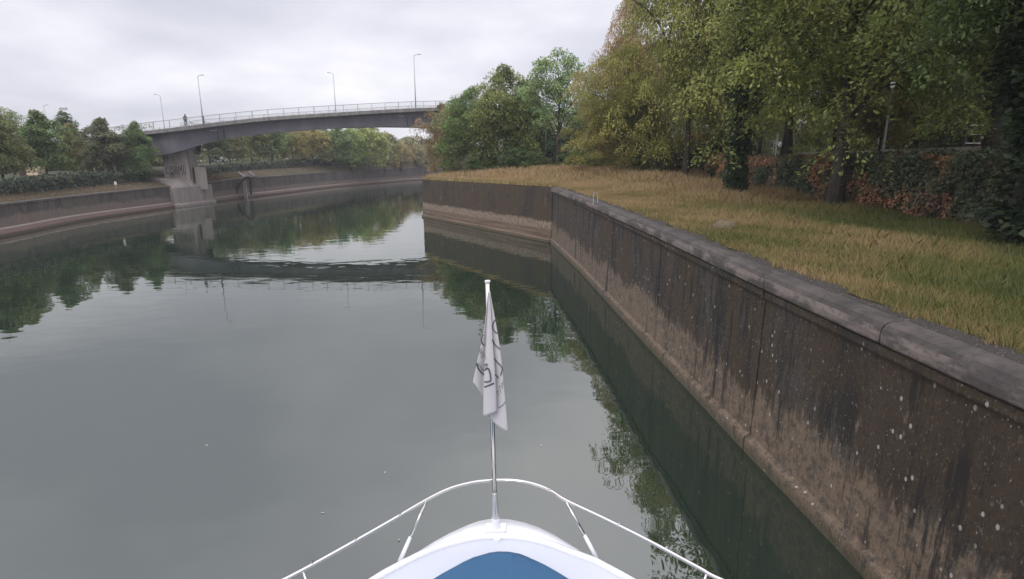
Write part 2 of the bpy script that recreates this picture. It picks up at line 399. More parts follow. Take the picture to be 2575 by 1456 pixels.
# gravel strip behind the coping
GRAV = M('gravel'); p = GRAV.pos(); g1 = GRAV.noise(p, 30, 4, .8); g2 = GRAV.noise(p, 2.2, 4)
cg = GRAV.mix(g2, (.03, .025, .02), (.065, .054, .045)); cg = GRAV.mix(GRAV.step(g1, .6, .64), cg, (.36, .33, .30))
GRAV.base(cg, .95); GRAV.bump(g1, 1, .03)
mb = MB(); mb.grid([[(wallx(y)+.27, y, wallz(y)-.01), (wallx(y)+.5, y, zr(wallx(y)+.5, y)+.022), (wallx(y)+.62+.1*math.sin(y*1.3)+.12*math.sin(y*4.1), y, zr(wallx(y)+1.1, y)+.03)] for y in np.arange(-14, 41, .5)])
tag(mb.build('gravel_strip', GRAV.m, fix=False), kind='structure')
# facing wall at the bend
fw = empty('retaining_wall', (-3, 52, 0), 'dark mossy retaining wall facing the boat where the right bank juts out', 'wall')
A = np.array([3.08, 42.09]); B = np.array([-10.0, 62.72]); t_ = (B-A)/np.linalg.norm(B-A); nf = np.array([-t_[1], t_[0]]); nf = nf if nf[1] < 0 else -nf
L_ = np.linalg.norm(B-A)
def fring(s, prof):
    b_ = A + t_*s; y = b_[1]; zt = wallz(y)
    return [(b_[0]+nf[0]*o+3, b_[1]+nf[1]*o-52, (zt+z+.05*math.sin(s*1.9)+.03*math.sin(s*5.3)) if top else z) for (o, z, top) in prof]
fp = [(-.7, -1.2, 0), (.22, -1.2, 0), (.22, .2, 0), (.03, .3, 0), (.03, .62, 0), (0, .66, 0), (0, -.4, 1), (-.02, -.06, 1), (-.1, 0, 1), (-.7, .02, 1)]
cuts = [.12, 6.2, 12.3, 18.4, L_]
for i in range(4):
    mb = MB(); mb.loft([fring(s, fp) for s in np.linspace(cuts[i]+.01, cuts[i+1]-.01, 9)]); mb.build('wall_panel', W_FACE, fw)
mb = MB(); pts = [(y, wallx(y)) for y in (62.75, 68, 75, 88, 100, 112, 125, 150, 180, 230, 300)]
rings = []
for y, x in pts: rings.append([(x+3, y-52, -1.2), (x+3, y-52, wallz(y)), (x+3.7, y-52, wallz(y)+.02), (x+3.7, y-52, -1.2)])
mb.loft(rings); mb.build('wall_return', W_FACE, fw)
# ---------------------------------------------------------------- far quay wall (left)
lw = empty('river_wall', (-44, 57, 0), 'long low stained concrete river wall with a stepped foot along the left bank', 'wall')
lo_ = np.array([-44, 57, 0.])
lprof = [(-1.5, -1.2, 0), (0, -1.2, 0), (0, .22, 0), (-.05, .30, 0), (-.42, .62, 0), (-.50, .66, 0), (-.55, 1.4, 0), (-.58, -.22, 1), (-.50, -.20, 1), (-.50, -.02, 1), (-.54, 0, 1), (-1.3, 0.02, 1), (-1.5, 0.0, 1)]
def lring(i, prof, sh=0):
    n_ = lnorm(i); b_ = Ls[i]
    t = np.array([-n_[1], n_[0]])
    return [(b_[0]+n_[0]*o+t[0]*sh-lo_[0], b_[1]+n_[1]*o+t[1]*sh-lo_[1], (b_[2]+z) if top else z) for (o, z, top) in prof]
i = 5
while i < len(Ls)-1:
    k = min(i+2, len(Ls)-1); mb = MB(); mb.loft([lring(j, lprof, (.02 if j == i else 0) - (.02 if j == k else 0)) for j in range(i, k+1)])
    mb.build('wall_panel', W_LEFT, lw); i = k
# ---------------------------------------------------------------- vegetation generators
def nrm(a): return a / (np.linalg.norm(a, axis=-1, keepdims=True) + 1e-9)
def leaves(rng, C, Rc, n, size, flat=.55, down=.45, elong=.5, jit=.5):
    """leaf blades in dome-shaped clumps. C (k,3) centres, Rc (k,) radii -> (k*n,4,3), tint"""
    k = len(C); d = nrm(rng.normal(size=(k, n, 3))); d[..., 2] = np.where(d[..., 2] < -.25, -d[..., 2], d[..., 2])
    r = Rc[:, None] * (rng.uniform(.35, 1.0, size=(k, n)) ** .45)
    P = C[:, None, :] + d * r[..., None] * np.array([1, 1, flat])
    P[..., 2] -= down * (r * np.hypot(d[..., 0], d[..., 1])) ** 2 / np.maximum(Rc[:, None], .1)
    ax = nrm(d * np.array([1, 1, .2]) + np.array([0, 0, -.35]) + rng.normal(size=(k, n, 3)) * jit)
    nn = nrm(d * .6 + np.array([0, 0, .9]) + rng.normal(size=(k, n, 3)) * jit)
    sd = nrm(np.cross(nn, ax)); L = size * rng.uniform(.6, 1.35, size=(k, n, 1)); W = L * elong
    a = P; b = P + ax * L * .5 + sd * W * .5; c = P + ax * L; e_ = P + ax * L * .5 - sd * W * .5
    V = np.stack([a, b, c, e_], axis=2).reshape(-1, 4, 3)
    tint = np.clip(rng.normal(.5, .2, size=(k, n)) + rng.normal(0, .22, size=(k, 1)), 0, 1).reshape(-1)
    return V, tint
def tree_proto(seed, H, Rr, cb, ncl, lpc, size, tr=.3, nl=12, clump=.8, shell=.45, lean=(0, 0), top_sharp=1.0, fork=0, bark=BARK, rag=.28, low=0.0, zmin=.4, core=0.0):
    rng = np.random.default_rng(seed); tm = MB()
    T = H * .86; npt = 9; ph = rng.uniform(0, 6, 2)
    tp = [np.array([lean[0]*t*H + .25*math.sin(t*4+ph[0])*t*Rr*.12, lean[1]*t*H + .25*math.sin(t*3.3+ph[1])*t*Rr*.12, -.25 + t*(T+.25)]) for t in np.linspace(0, 1, npt)]
    trad = [tr*(1.35 if i == 0 else 1.0)*(1-.88*(i/(npt-1))**.9) for i in range(npt)]
    tm.tube(tp, trad, 9); tpa = np.array(tp)
    zc = (cb+H)/2; hz = (H-cb)/2
    lob = rng.normal(size=(7, 3)); lob = nrm(lob); lamp = rng.uniform(.5, 1, 7)
    def lump(d): return 1 + rag*np.sum(lamp*np.cos(4.2*np.arccos(np.clip(d @ lob.T, -1, 1))), axis=-1)/2.2
    limb_pts = []
    if fork:
        t0 = tpa[int(npt*.3)]
        for s in (-1, 1):
            e1 = t0+np.array([s*Rr*.22, Rr*.06*s, H*.55]); pts = catmull([t0, t0+np.array([s*.35, 0, H*.15]), e1], 4); tm.tube(pts, list(np.linspace(tr*.62, tr*.2, len(pts))), 7); limb_pts += pts
    for i in range(nl):
        az = i*2.399+rng.uniform(-.4, .4); t = .22+.66*(i+.5)/nl; z0 = max(cb*.75, t*T*.9)
        s0 = np.array([np.interp(z0, tpa[:, 2], tpa[:, k]) for k in range(3)])
        el = rng.uniform(-.35, .25)+1.1*(i/nl)**1.5
        d = np.array([math.cos(az)*math.cos(el), math.sin(az)*math.cos(el), math.sin(el)])
        e1 = np.array([0, 0, zc])+d*np.array([Rr, Rr, hz])*.8*lump(d[None])[0]; e1[:2] += s0[:2]*.6
        if e1[2] < z0 - 1.5: e1[2] = z0-1.5*rng.uniform(.3, 1)
        mid = s0*.5+e1*.5+np.array([0, 0, .14*np.linalg.norm(e1-s0)]); pts = catmull([s0, mid, e1], 5)
        tm.tube(pts, list(np.linspace(tr*.36*(1-.4*i/nl), tr*.07, len(pts))), 6); limb_pts += pts
        for q in range(3):
            b0 = pts[3+2*q]; dv = nrm(rng.normal(size=3)*np.array([1, 1, .5])+d*.6); b1 = b0+dv*Rr*.32+np.array([0, 0, -.05*Rr]); mp = (b0+b1)/2+np.array([0, 0, .12*Rr])
            pp = catmull([b0, mp, b1], 3); tm.tube(pp, list(np.linspace(tr*.14, tr*.035, len(pp))), 4); limb_pts += pp
    LPn = np.array(limb_pts)
    d = nrm(rng.normal(size=(ncl, 3))); d[:, 2] = np.where(d[:, 2] < -.55+low*-.4, -d[:, 2], d[:, 2]); d = nrm(d)
    rr = rng.uniform(0, 1, ncl)**shell*lump(d)
    kk = np.clip(.5+.5*np.sign(d[:, 2])*np.abs(d[:, 2])**.8*rr, 0, 1)
    az_ = np.arctan2(d[:, 1], d[:, 0]); rad = rng.uniform(0, 1, ncl)**shell*(1-np.abs(2*kk**1.25-.84)**2.6*.72)*lump(d)*Rr
    C = np.stack([np.cos(az_)*rad, np.sin(az_)*rad, cb+(H-cb)*kk*(.85+.15*lump(d))], 1)
    if top_sharp != 1.0:
        k = np.clip((C[:, 2]-cb)/(H-cb), 0, 1); C[:, :2] *= (1-(1-top_sharp)*k)[:, None]
    rxy = np.hypot(C[:, 0], C[:, 1]); keep = (C[:, 2] > zmin) & ((C[:, 2] > core) | (rxy > Rr*.42)); C = C[keep]; ncl = len(C)
    C[:, 0] += lean[0]*C[:, 2]; C[:, 1] += lean[1]*C[:, 2]
    for c in C[::2]:
        j = np.argmin(np.sum((LPn-c)**2, axis=1)); b0 = LPn[j]
        if np.linalg.norm(c-b0) < Rr*.9: tm.tube([b0, (b0+c)/2+np.array([0, 0, .06*Rr]), c], [tr*.06, tr*.045, tr*.02], 3, cap=False)
    V, tint = leaves(rng, C, clump*rng.uniform(.6, 1.35, ncl), lpc, size)
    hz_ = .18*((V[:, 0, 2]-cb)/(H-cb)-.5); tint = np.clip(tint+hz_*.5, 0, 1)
    root = bpy.data.objects.new('tree', None); COL.objects.link(root)
    tk = tm.build('trunk', bark, root, smooth=True, fix=False)
    cr = quads_obj('crown', V, LEAF, root, attr=tint)
    return root
used = set()
def place(proto, name, loc, s, rz, col, label, cat='tree', group=None):
    if proto.name not in used: used.add(proto.name); o = proto
    else: o = copy_tree(proto)
    used.add(o.name) if False else None
    o.name = name; used.add(o.name)
    o.location = [float(q) for q in loc]; o.rotation_euler = (0, 0, rz); o.scale = s if hasattr(s, '__len__') else (s, s, s)
    tag(o, label, cat, group)
    for c in o.children:
        if c.name.startswith('crown') or c.name.startswith('foliage'): c.color = (*col, 1)
    return o
class Pool:
    def __init__(s, root): s.r = root; s.first = True
    def put(s, *a, **k):
        o = s.r if s.first else copy_tree(s.r)
        s.first = False
        used.discard(o.name)
        name, loc, sc_, rz, col, label = a[:6]
        o.name = name; o.location = [float(q) for q in loc]; o.rotation_euler = (0, 0, rz)
        o.scale = sc_ if hasattr(sc_, '__len__') else (sc_, sc_, sc_)
        for key in ('label', 'category', 'group'):
            if key in o: del o[key]
        tag(o, label, k.get('cat', 'tree'), k.get('group'))
        for c in o.children:
            if c.name.startswith('crown') or c.name.startswith('foliage'): c.color = (*col, 1)
        return o
PA = Pool(tree_proto(11, 15, 7.0, -1.2, 430, 250, .185, .33, 17, 1.25, .45, fork=1, zmin=1.3, core=2.2))
PM = Pool(tree_proto(19, 15, 6.2, -1.8, 480, 240, .175, .33, 17, 1.2, .45, fork=1, zmin=1.1, core=1.9))
PB = Pool(tree_proto(23, 14, 6.5, -1.2, 400, 250, .185, .30, 16, 1.25, .48, zmin=.9, rag=.34, low=.5))
PC = Pool(tree_proto(37, 9.5, 4.3, -.5, 270, 130, .25, .20, 11, .98, .42, rag=.38, low=.5))
PS = Pool(tree_proto(41, 10.5, 4.2, 2.0, 230, 60, .23, .20, 13, .62, .5, rag=.35))           # sparse
PD = Pool(tree_proto(53, 7.2, 3.0, -.4, 210, 105, .24, .15, 9, .72, .4, rag=.28, top_sharp=.72, zmin=.9))
PE = Pool(tree_proto(59, 9.5, 1.7, 1.0, 150, 60, .23, .13, 8, .5, .45, rag=.3, top_sharp=.6))
PF = Pool(tree_proto(67, 10, 4.6, .2, 280, 50, .36, .2, 9, .85, .42, rag=.25))                # far trees
# ivy covered trunk
def ivy_proto(seed, H, rad):
    rng = np.random.default_rng(seed); tm = MB(); tm.tube([(0, 0, -.3), (.1, 0, H*.3), (-.1, .1, H*.7), (0, 0, H)], [.42, .36, .28, .1], 9)
    n = 330; z = rng.uniform(.2, H, n); a = rng.uniform(0, 6.28, n); bul = rad*(.55+.04*z+.4*np.sin(z*.9+3)*np.sin(z*.37)+.25*rng.uniform(size=n))
    C = np.stack([np.cos(a)*bul, np.sin(a)*bul, z], 1); V, t = leaves(rng, C, rng.uniform(.25, .5, n), 70, .17, flat=1.2, down=.1, elong=.75)
    root = bpy.data.objects.new('tree', None); COL.objects.link(root); tm.build('trunk', BARK, root, smooth=True, fix=False); quads_obj('crown', V, LEAF, root, attr=t); return root
PI_ = Pool(ivy_proto(71, 13, .75))
def shrub_proto(seed, H, Rr, n, lpc, size):
    rng = np.random.default_rng(seed); tm = MB()
    for i in range(7):
        a = i*.9; tm.tube([(0, 0, -.2), (math.cos(a)*Rr*.3, math.sin(a)*Rr*.3, H*.4), (math.cos(a)*Rr*.7, math.sin(a)*Rr*.7, H*.8)], [.05, .035, .012], 4)
    d = nrm(rng.normal(size=(n, 3))); d[:, 2] = np.abs(d[:, 2]); C = d*np.array([Rr, Rr, H])*(rng.uniform(.15, 1, n)**.45)[:, None]*(1+.2*np.sin(d[:, 0]*5+1)*np.cos(d[:, 1]*4))[:, None]
    V, t = leaves(rng, C, rng.uniform(.25, .5, n), lpc, size, down=.2)
    root = bpy.data.objects.new('shrub', None); COL.objects.link(root); tm.build('stem', BARK, root, fix=False); quads_obj('foliage', V, LEAF, root, attr=t); return root
PG = Pool(shrub_proto(83, 2.6, 2.2, 150, 60, .17))
def thicket(x0f, ys_, hf, n, seed, lab):
    rng = np.random.default_rng(seed); y = rng.uniform(ys_[0], ys_[1], n); x = x0f(y)+rng.uniform(-2.5, 2.5, n); h = hf*(.8+.3*np.sin(y*.6)+.15*np.sin(y*1.7)); z = np.array([zr(a_, b_) for a_, b_ in zip(x, y)])+h*rng.uniform(0, 1, n)
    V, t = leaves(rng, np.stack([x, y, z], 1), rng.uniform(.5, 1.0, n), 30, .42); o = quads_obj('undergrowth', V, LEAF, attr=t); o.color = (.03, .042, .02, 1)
    return tag(o, lab, 'undergrowth', kind='stuff')
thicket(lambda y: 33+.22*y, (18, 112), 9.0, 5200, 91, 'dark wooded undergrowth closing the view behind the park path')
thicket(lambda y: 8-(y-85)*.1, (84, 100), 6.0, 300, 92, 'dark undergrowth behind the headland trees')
def thicket2(n, seed, lab):
    rng = np.random.default_rng(seed); x = rng.uniform(-2, 92, n); y = 118+rng.uniform(-3, 3, n); h = 8.5*(.8+.3*np.sin(x*.5)+.15*np.sin(x*1.9)); z = np.array([zr(a_, b_) for a_, b_ in zip(x, y)])+h*rng.uniform(0, 1, n)
    V, t = leaves(rng, np.stack([x, y, z], 1), rng.uniform(.6, 1.2, n), 26, .55); o = quads_obj('woodland', V, LEAF, attr=t); o.color = (.045, .058, .028, 1)
    return tag(o, lab, 'woodland', kind='stuff')
thicket2(3600, 93, 'far belt of woodland closing the park behind the right bank')
def thicket3(i0, i1, d0, d1, h_, n, seed, col, lab):
    rng = np.random.default_rng(seed); fi = rng.uniform(i0, i1, n); ii = fi.astype(int); P_ = np.array(Ls); Nn = np.array([lnorm(i) for i in range(len(Ls))]); k = (fi-ii)[:, None]
    b_ = P_[ii]*(1-k)+P_[ii+1]*k; d = rng.uniform(d0, d1, n); x = b_[:, 0]-Nn[ii][:, 0]*d; y = b_[:, 1]-Nn[ii][:, 1]*d; h = h_*(.8+.3*np.sin(y*.35)+.2*np.sin(y*.9)); z = b_[:, 2]+1.6+h*rng.uniform(0, 1, n)
    V, t = leaves(rng, np.stack([x, y, z], 1), rng.uniform(.6, 1.1, n), 26, .45); o = quads_obj('woodland', V, LEAF, attr=t); o.color = (*col, 1)
    return tag(o, lab, 'woodland', kind='stuff')
thicket3(12, 40, 28, 36, 3.2, 1600, 95, (.05, .06, .032), 'belt of bushes behind the left bank trees left of the bridge pier')
thicket3(40, 66, 24, 34, 6.5, 2600, 96, (.065, .072, .036), 'belt of bushes behind the trees beyond the bridge')
# colours
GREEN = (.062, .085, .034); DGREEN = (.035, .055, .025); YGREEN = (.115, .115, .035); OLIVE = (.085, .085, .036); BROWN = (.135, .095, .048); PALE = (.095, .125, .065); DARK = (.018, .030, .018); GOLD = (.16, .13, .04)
def rp(px, Z):     # world x for a picture column at camera depth Z
    return (px-1287.5)*Z/F
GR = 'trees on the right bank'
def rt(pool, name, px, Y, sc_, rz, col, label, zoff=0.0, **k):
    Z = Y*cp+1.0; x = rp(px, Z); return pool.put(name, (x, Y, zr(x, Y)+zoff), sc_, rz, col, label, group=GR, **k)
# front row, right bank
main_tree = rt(PM, 'broadleaf_tree', 2082, 27.2, (1.14, 1.14, 1.34), .3, (.075, .088, .030), 'tall tree with thick bare lower trunk in the grass before the beech hedge')
rt(PB, 'broadleaf_tree', 1715, 47, (.86, .86, 1.72), 1.1, (.092, .098, .034), 'tall yellow green tree with dark leafy trunk at the hedge left end')
rt(PB, 'broadleaf_tree', 1560, 53, (.78, .78, .74), 2.7, (.098, .098, .036), 'olive yellow broadleaf tree with thin grey trunk at the grass edge')
rt(PB, 'broadleaf_tree', 1568, 58, (.62, .62, 1.13), 4.0, (.125, .088, .05), 'rusty brown thin-crowned tree standing up behind the olive yellow one')
rt(PS, 'slender_tree', 1400, 66, (1.15, 1.15, 1.22), .4, (.075, .11, .055), 'pale green thin-crowned tree with slender straight trunk and sky showing through')
rt(PC, 'broadleaf_tree', 1272, 70, (1.05, 1.05, 1.2), 2.0, (.07, .085, .034), 'green bushy tree with two tufted tops in the middle of the left group')
rt(PC, 'broadleaf_tree', 1190, 74, (.95, .95, 1.05), 4.2, (.058, .085, .036), 'dark green spreading tree on the headland above the grass tip')
rt(PC, 'broadleaf_tree', 1118, 82, (.72, .72, .98), .9, (.095, .075, .045), 'brownish sparse tree at the far left end of the headland covering the bridge end')
rt(PI_, 'ivy_tree', 1838, 33, (.85, .85, 1.15), 0, (.020, .034, .022), 'dark ivy-covered trunk between the yellow green tree and the tall tree')
rt(PI_, 'ivy_tree', 2545, 15.6, (1.25, 1.25, 1.15), 2, (.012, .020, .012), 'almost black ivy-covered trunk at the right edge of the picture')
t2440 = rt(PA, 'broadleaf_tree', 2440, 25.5, (.85, .85, 1.0), 2.2, (.05, .075, .028), 'dark green drooping tree behind the beech hedge at the far right')
t2640 = rt(PB, 'broadleaf_tree', 2640, 15.0, (.72, .72, 1.0), 5.2, (.030, .046, .017), 'deep green leafy tree hanging over the right edge of the picture', zoff=2.5)
rt(PA, 'broadleaf_tree', 1960, 45, (1.1, 1.1, 1.1), 3.8, (.09, .095, .035), 'olive green broad tree beyond the path behind the ivy-covered trunk')
tyoung = rt(PC, 'young_tree', 2178, 33, (.38, .38, .42), 1, (.07, .065, .03), 'young olive tree growing by the path behind the hedge')
# park behind
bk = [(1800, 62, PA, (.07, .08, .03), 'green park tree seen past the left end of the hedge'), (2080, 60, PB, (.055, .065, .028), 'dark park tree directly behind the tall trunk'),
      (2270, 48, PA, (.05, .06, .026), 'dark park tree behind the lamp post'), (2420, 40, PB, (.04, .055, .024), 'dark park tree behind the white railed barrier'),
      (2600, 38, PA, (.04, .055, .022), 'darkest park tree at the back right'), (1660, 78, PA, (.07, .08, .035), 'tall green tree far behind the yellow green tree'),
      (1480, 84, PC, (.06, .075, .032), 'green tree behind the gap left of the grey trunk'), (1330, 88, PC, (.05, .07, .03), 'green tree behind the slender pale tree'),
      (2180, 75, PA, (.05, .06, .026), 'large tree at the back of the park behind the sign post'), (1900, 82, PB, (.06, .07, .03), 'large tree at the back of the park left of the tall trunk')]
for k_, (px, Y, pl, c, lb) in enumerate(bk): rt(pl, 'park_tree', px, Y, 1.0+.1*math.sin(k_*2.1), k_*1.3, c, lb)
# shrubs at the foot of the row
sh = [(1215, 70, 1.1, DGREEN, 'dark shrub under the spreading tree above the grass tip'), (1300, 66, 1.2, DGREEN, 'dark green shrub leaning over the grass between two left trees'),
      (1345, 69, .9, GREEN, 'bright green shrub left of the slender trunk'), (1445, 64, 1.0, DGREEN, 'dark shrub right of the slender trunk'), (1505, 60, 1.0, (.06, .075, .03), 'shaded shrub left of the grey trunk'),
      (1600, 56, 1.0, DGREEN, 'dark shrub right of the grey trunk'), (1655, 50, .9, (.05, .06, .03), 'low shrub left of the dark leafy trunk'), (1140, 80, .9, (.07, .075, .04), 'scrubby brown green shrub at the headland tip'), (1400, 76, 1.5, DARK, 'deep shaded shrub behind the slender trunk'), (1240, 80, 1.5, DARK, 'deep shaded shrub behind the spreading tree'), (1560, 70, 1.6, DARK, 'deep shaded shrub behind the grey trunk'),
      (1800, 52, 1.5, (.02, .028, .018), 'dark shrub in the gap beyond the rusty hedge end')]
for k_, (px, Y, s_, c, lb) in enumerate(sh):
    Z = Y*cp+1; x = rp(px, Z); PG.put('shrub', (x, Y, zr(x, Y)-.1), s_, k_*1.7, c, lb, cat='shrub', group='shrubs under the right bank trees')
# left bank trees
GL = 'trees on the left bank'
def ltr(pool, name, px, Y, sc_, rz, col, label, **k):
    Z = Y*cp+1.0; x = rp(px, Z); return pool.put(name, (x, Y, zl(x, Y)-.1), sc_, rz, col, label, group=GL, **k)
ltr(PD, 'bank_tree', 22, 60, (1.05, 1.05, 1.0), 0, (.07, .078, .038), 'brownish green round tree at the left edge of the picture')
ltr(PS, 'bank_tree', 48, 76, (.75, .75, .82), 1, (.07, .09, .04), 'taller feathery tree with twiggy top behind the leftmost round tree')
ltr(PD, 'bank_tree', 130, 67, (.98, .98, 1.0), 1.4, (.052, .078, .036), 'deep green round tree second from the left edge')
ltr(PE, 'bank_tree', 195, 88, (1.15, 1.15, .98), 2, (.055, .075, .04), 'narrow tall tree rising above its neighbours on the left bank')
ltr(PD, 'bank_tree', 205, 76, (.75, .75, .85), 3, (.085, .085, .04), 'yellow brown small tree in front of the narrow tall one')
ltr(PD, 'bank_tree', 282, 74, (1.02, 1.02, 1.0), 4, (.055, .062, .042), 'grey green wide round tree left of the bridge pier')
ltr(PD, 'bank_tree', 364, 76, (.72, .72, 1.0), 5, (.052, .078, .038), 'slim green round tree standing just in front of the bridge end')
ltr(PD, 'bank_tree', -40, 56, (1.0, 1.0, 1.05), 2.2, (.06, .08, .036), 'round green tree cut by the left edge of the picture')
for k_, (px, Y, c, lb) in enumerate([(60, 100, OLIVE, 'olive tree in the second row behind the leftmost trees'), (165, 104, GREEN, 'green tree in the second row behind the narrow tall one'), (250, 96, OLIVE, 'olive tree filling the gap left of the wide round tree'), (330, 112, GREEN, 'low green tree seen under the bridge left of the pier'), (395, 120, OLIVE, 'olive bush-like tree seen just left of the pier')]):
    ltr(PF, 'bank_tree', px, Y, (.9, .9, .5), k_, c, lb)
# trees under and beyond the bridge
GF = 'row of trees beyond the bridge'
ft = [(535, 112, .78, (.05, .065, .035), 'dark leaning tree with forked trunk right of the bridge pier'), (585, 116, .82, (.07, .075, .04), 'brown green drooping tree second right of the pier'), (640, 124, .85, (.075, .085, .042), 'mid green tree third right of the pier'),
      (690, 128, .9, (.06, .085, .04), 'willow green tree with dark trunk under the left half of the span'), (742, 134, .9, (.115, .105, .05), 'yellowish brown tree under the middle of the span'), (790, 140, .95, (.12, .11, .048), 'dull yellow tree right of the yellowish brown one'),
      (838, 146, 1.0, (.06, .09, .042), 'fresh green tree under the right half of the span'), (885, 152, 1.05, (.085, .115, .045), 'light green tree left of the tallest yellow one'), (930, 158, 1.18, (.11, .125, .048), 'bright yellow green tree, tallest of those beyond the bridge'),
      (970, 168, 1.0, (.105, .105, .052), 'yellow brown tree right of the tallest yellow green one'), (1010, 182, .78, (.12, .10, .055), 'small brown tree where the river bends'), (1050, 196, .75, (.10, .095, .055), 'small olive tree near the headland edge'), (1090, 208, .8, (.08, .085, .045), 'small green tree just left of the headland trees'), (1135, 225, .8, (.08, .085, .045), 'distant green tree mostly behind the headland')]
for k_, (px, Y, s_, c, lb) in enumerate(ft):
    Z = Y*cp+1; x = rp(px, Z); PF.put('riverside_tree', (x, Y, zl(x, Y)-.7), (s_*1.12, s_*1.12, s_*1.12), k_*1.9, c, lb, group=GF)
for k_, (px, Y, c, lb) in enumerate([(480, 170, OLIVE, 'far olive tree behind the white gabled building'), (600, 175, GREEN, 'far green tree behind the drooping tree'), (680, 185, OLIVE, 'far olive tree behind the willow green one'), (770, 195, GOLD, 'far golden tree between the two yellowish ones'), (860, 205, GREEN, 'far green tree behind the fresh green one'), (950, 220, GREEN, 'far green tree behind the tallest yellow one'), (1030, 250, OLIVE, 'far olive tree at the river bend'), (1085, 270, OLIVE, 'farthest olive tree beside the headland')]):
    Z = Y*cp+1; x = rp(px, Z); PF.put('riverside_tree', (x, Y, zl(x, Y)-.5), (1.3, 1.3, 1.05), k_*2.3, c, lb, group=GF)
# ---------------------------------------------------------------- hedges
def hedge_mat(name, c0, rust, amount):
    m = M(name); a = m.n('ShaderNodeAttribute'); a.attribute_name = 'tint'; p = m.pos()
    f = m.step(m.noise(p, .28, 4, .6, (1, 1, 1.2), (2, 5, 1)),   .47, .53); f2 = m.step(m.noise(p, 1.3, 3), .35, .6)
    sx = m.n('ShaderNodeSeparateXYZ'); m.l(p, sx.inputs[0])
    c = m.mix(m.math('MULTIPLY', m.math('MULTIPLY', f, f2), amount), c0, rust)
    c = m.mix(1.0, c, m.ramp(a.outputs['Fac'], [(0, .45), (1, 1.7)]), 'MULTIPLY')
    m.base(c, .6); return m.m
def hedge(name, pts, wd, hts, mat, n, size, label, seed, grp=None):
    rng = np.random.default_rng(seed); o0 = np.array([pts[0][0], pts[0][1], zr(*pts[0][:2]) if pts[0][0] > 0 else zl(*pts[0][:2])])
    root = empty(name, o0, label, 'hedge', grp)
    P = np.array(catmull([(p_[0], p_[1], p_[2]) for p_ in pts], 6)); seg = np.linalg.norm(np.diff(P, axis=0), axis=1); cs = np.concatenate([[0], np.cumsum(seg)]); Lg = cs[-1]
    s = rng.uniform(0, Lg, n); q = np.stack([np.interp(s, cs, P[:, k]) for k in range(3)], 1); q2 = np.stack([np.interp(np.minimum(s+.3, Lg+.0), cs, P[:, k]) for k in range(3)], 1)
    t = nrm((q2-q)[:, :2]+1e-6); nn = np.stack([t[:, 1], -t[:, 0]], 1)
    h = np.interp(s, np.linspace(0, Lg, len(hts)), hts)
    u_ = rng.uniform(0, 1, n)*(wd+2*h); side = np.where(u_ < h, -1, np.where(u_ > h+wd, 1, 0))
    off = np.where(side == -1, -wd/2, np.where(side == 1, wd/2, (u_-h)-wd/2)); zf = np.where(side == -1, u_, np.where(side == 1, u_-h-wd, h))
    lumpy = .13*np.sin(s*2.1+zf*2)+.10*np.sin(s*5.7+1)*np.cos(zf*4+s)+.07*np.sin(s*9.3+zf*7)
    wob = rng.uniform(-.34, .10, n)+lumpy
    pos = np.stack([q[:, 0]+nn[:, 0]*(off+side*wob), q[:, 1]+nn[:, 1]*(off+side*wob), q[:, 2]+zf+np.where(side == 0, wob, 0)+rng.uniform(-.05, .05, n)], 1)
    outw = np.stack([nn[:, 0]*side, nn[:, 1]*side, np.where(side == 0, 1., .35)], 1)
    N = nrm(outw+rng.normal(size=(n, 3))*.55); ax = nrm(np.cross(N, rng.normal(size=(n, 3)))+np.array([0, 0, -.4])); sd = nrm(np.cross(N, ax)); Ls_ = size*rng.uniform(.6, 1.4, (n, 1))
    V = np.stack([pos, pos+ax*Ls_*.5+sd*Ls_*.33, pos+ax*Ls_, pos+ax*Ls_*.5-sd*Ls_*.33], 1)-o0
    tint = np.clip(rng.normal(.42, .2, n)+.2*np.sin(s*3+zf*2.3)*np.cos(s*1.1), 0, 1)
    quads_obj('foliage', V, mat, root, attr=tint)
    core = MB(); rings = []
    for k in range(0, len(P), 2):
        a_ = P[max(k-1, 0)]; b_ = P[min(k+1, len(P)-1)]; t1 = nrm((b_-a_)[:2]); n1_ = np.array([t1[1], -t1[0]]); hh = float(np.interp(cs[k], np.linspace(0, Lg, len(hts)), hts)); ww = wd/2-.5
        rings.append([(P[k][0]+n1_[0]*sgn-o0[0], P[k][1]+n1_[1]*sgn-o0[1], P[k][2]+zq-o0[2]) for sgn, zq in ((-ww, -.2), (ww, -.2), (ww, hh-.45), (-ww, hh-.45))])
    core.loft(rings); core.build('branches', BARK, root)
    return root
HB = hedge_mat('beech_leaf', (.085, .11, .052), (.40, .19, .095), .95)
HR = hedge_mat('rust_leaf', (.22, .10, .04), (.38, .15, .05), 1.0)
HL = hedge_mat('privet_leaf', (.042, .062, .034), (.10, .105, .045), .7)
def hp(L, f): return [(x, y, f(x, y)-.05) for x, y in L]
hedge('beech_hedge', hp([(18.6, 8), (18.4, 18), (17.4, 27), (17.2, 40), (17.3, 50)], lambda x, y: min(zr(x-2, y), 4.9)), 1.9, [2.6, 2.65, 2.55, 2.1, 1.8], HB, 105000, .115, 'long dark beech hedge with rusty brown patches behind the grass on the right bank', 5)
hedge('beech_hedge', hp([(15.2, 53), (18.2, 55.5), (22, 57.5)], lambda x, y: min(zr(x, y), 5.0)), 2.6, [2.9, 3.6, 2.6], HR, 14000, .2, 'bright rust coloured hump of hedge behind the dark leafy trunk', 6)
hedge('low_hedge', hp([(-40.5, 30), (-45.2, 42), (-48.2, 53), (-50.2, 64), (-50.8, 74), (-50.2, 77.8)], lambda x, y: zl(x, y)), 2.4, [1.15, 1.1, 1.15, 1.25, 1.35, 1.3], HL, 26000, .2, 'low dark clipped hedge above the left bank slope ending at the bridge pier', 7)
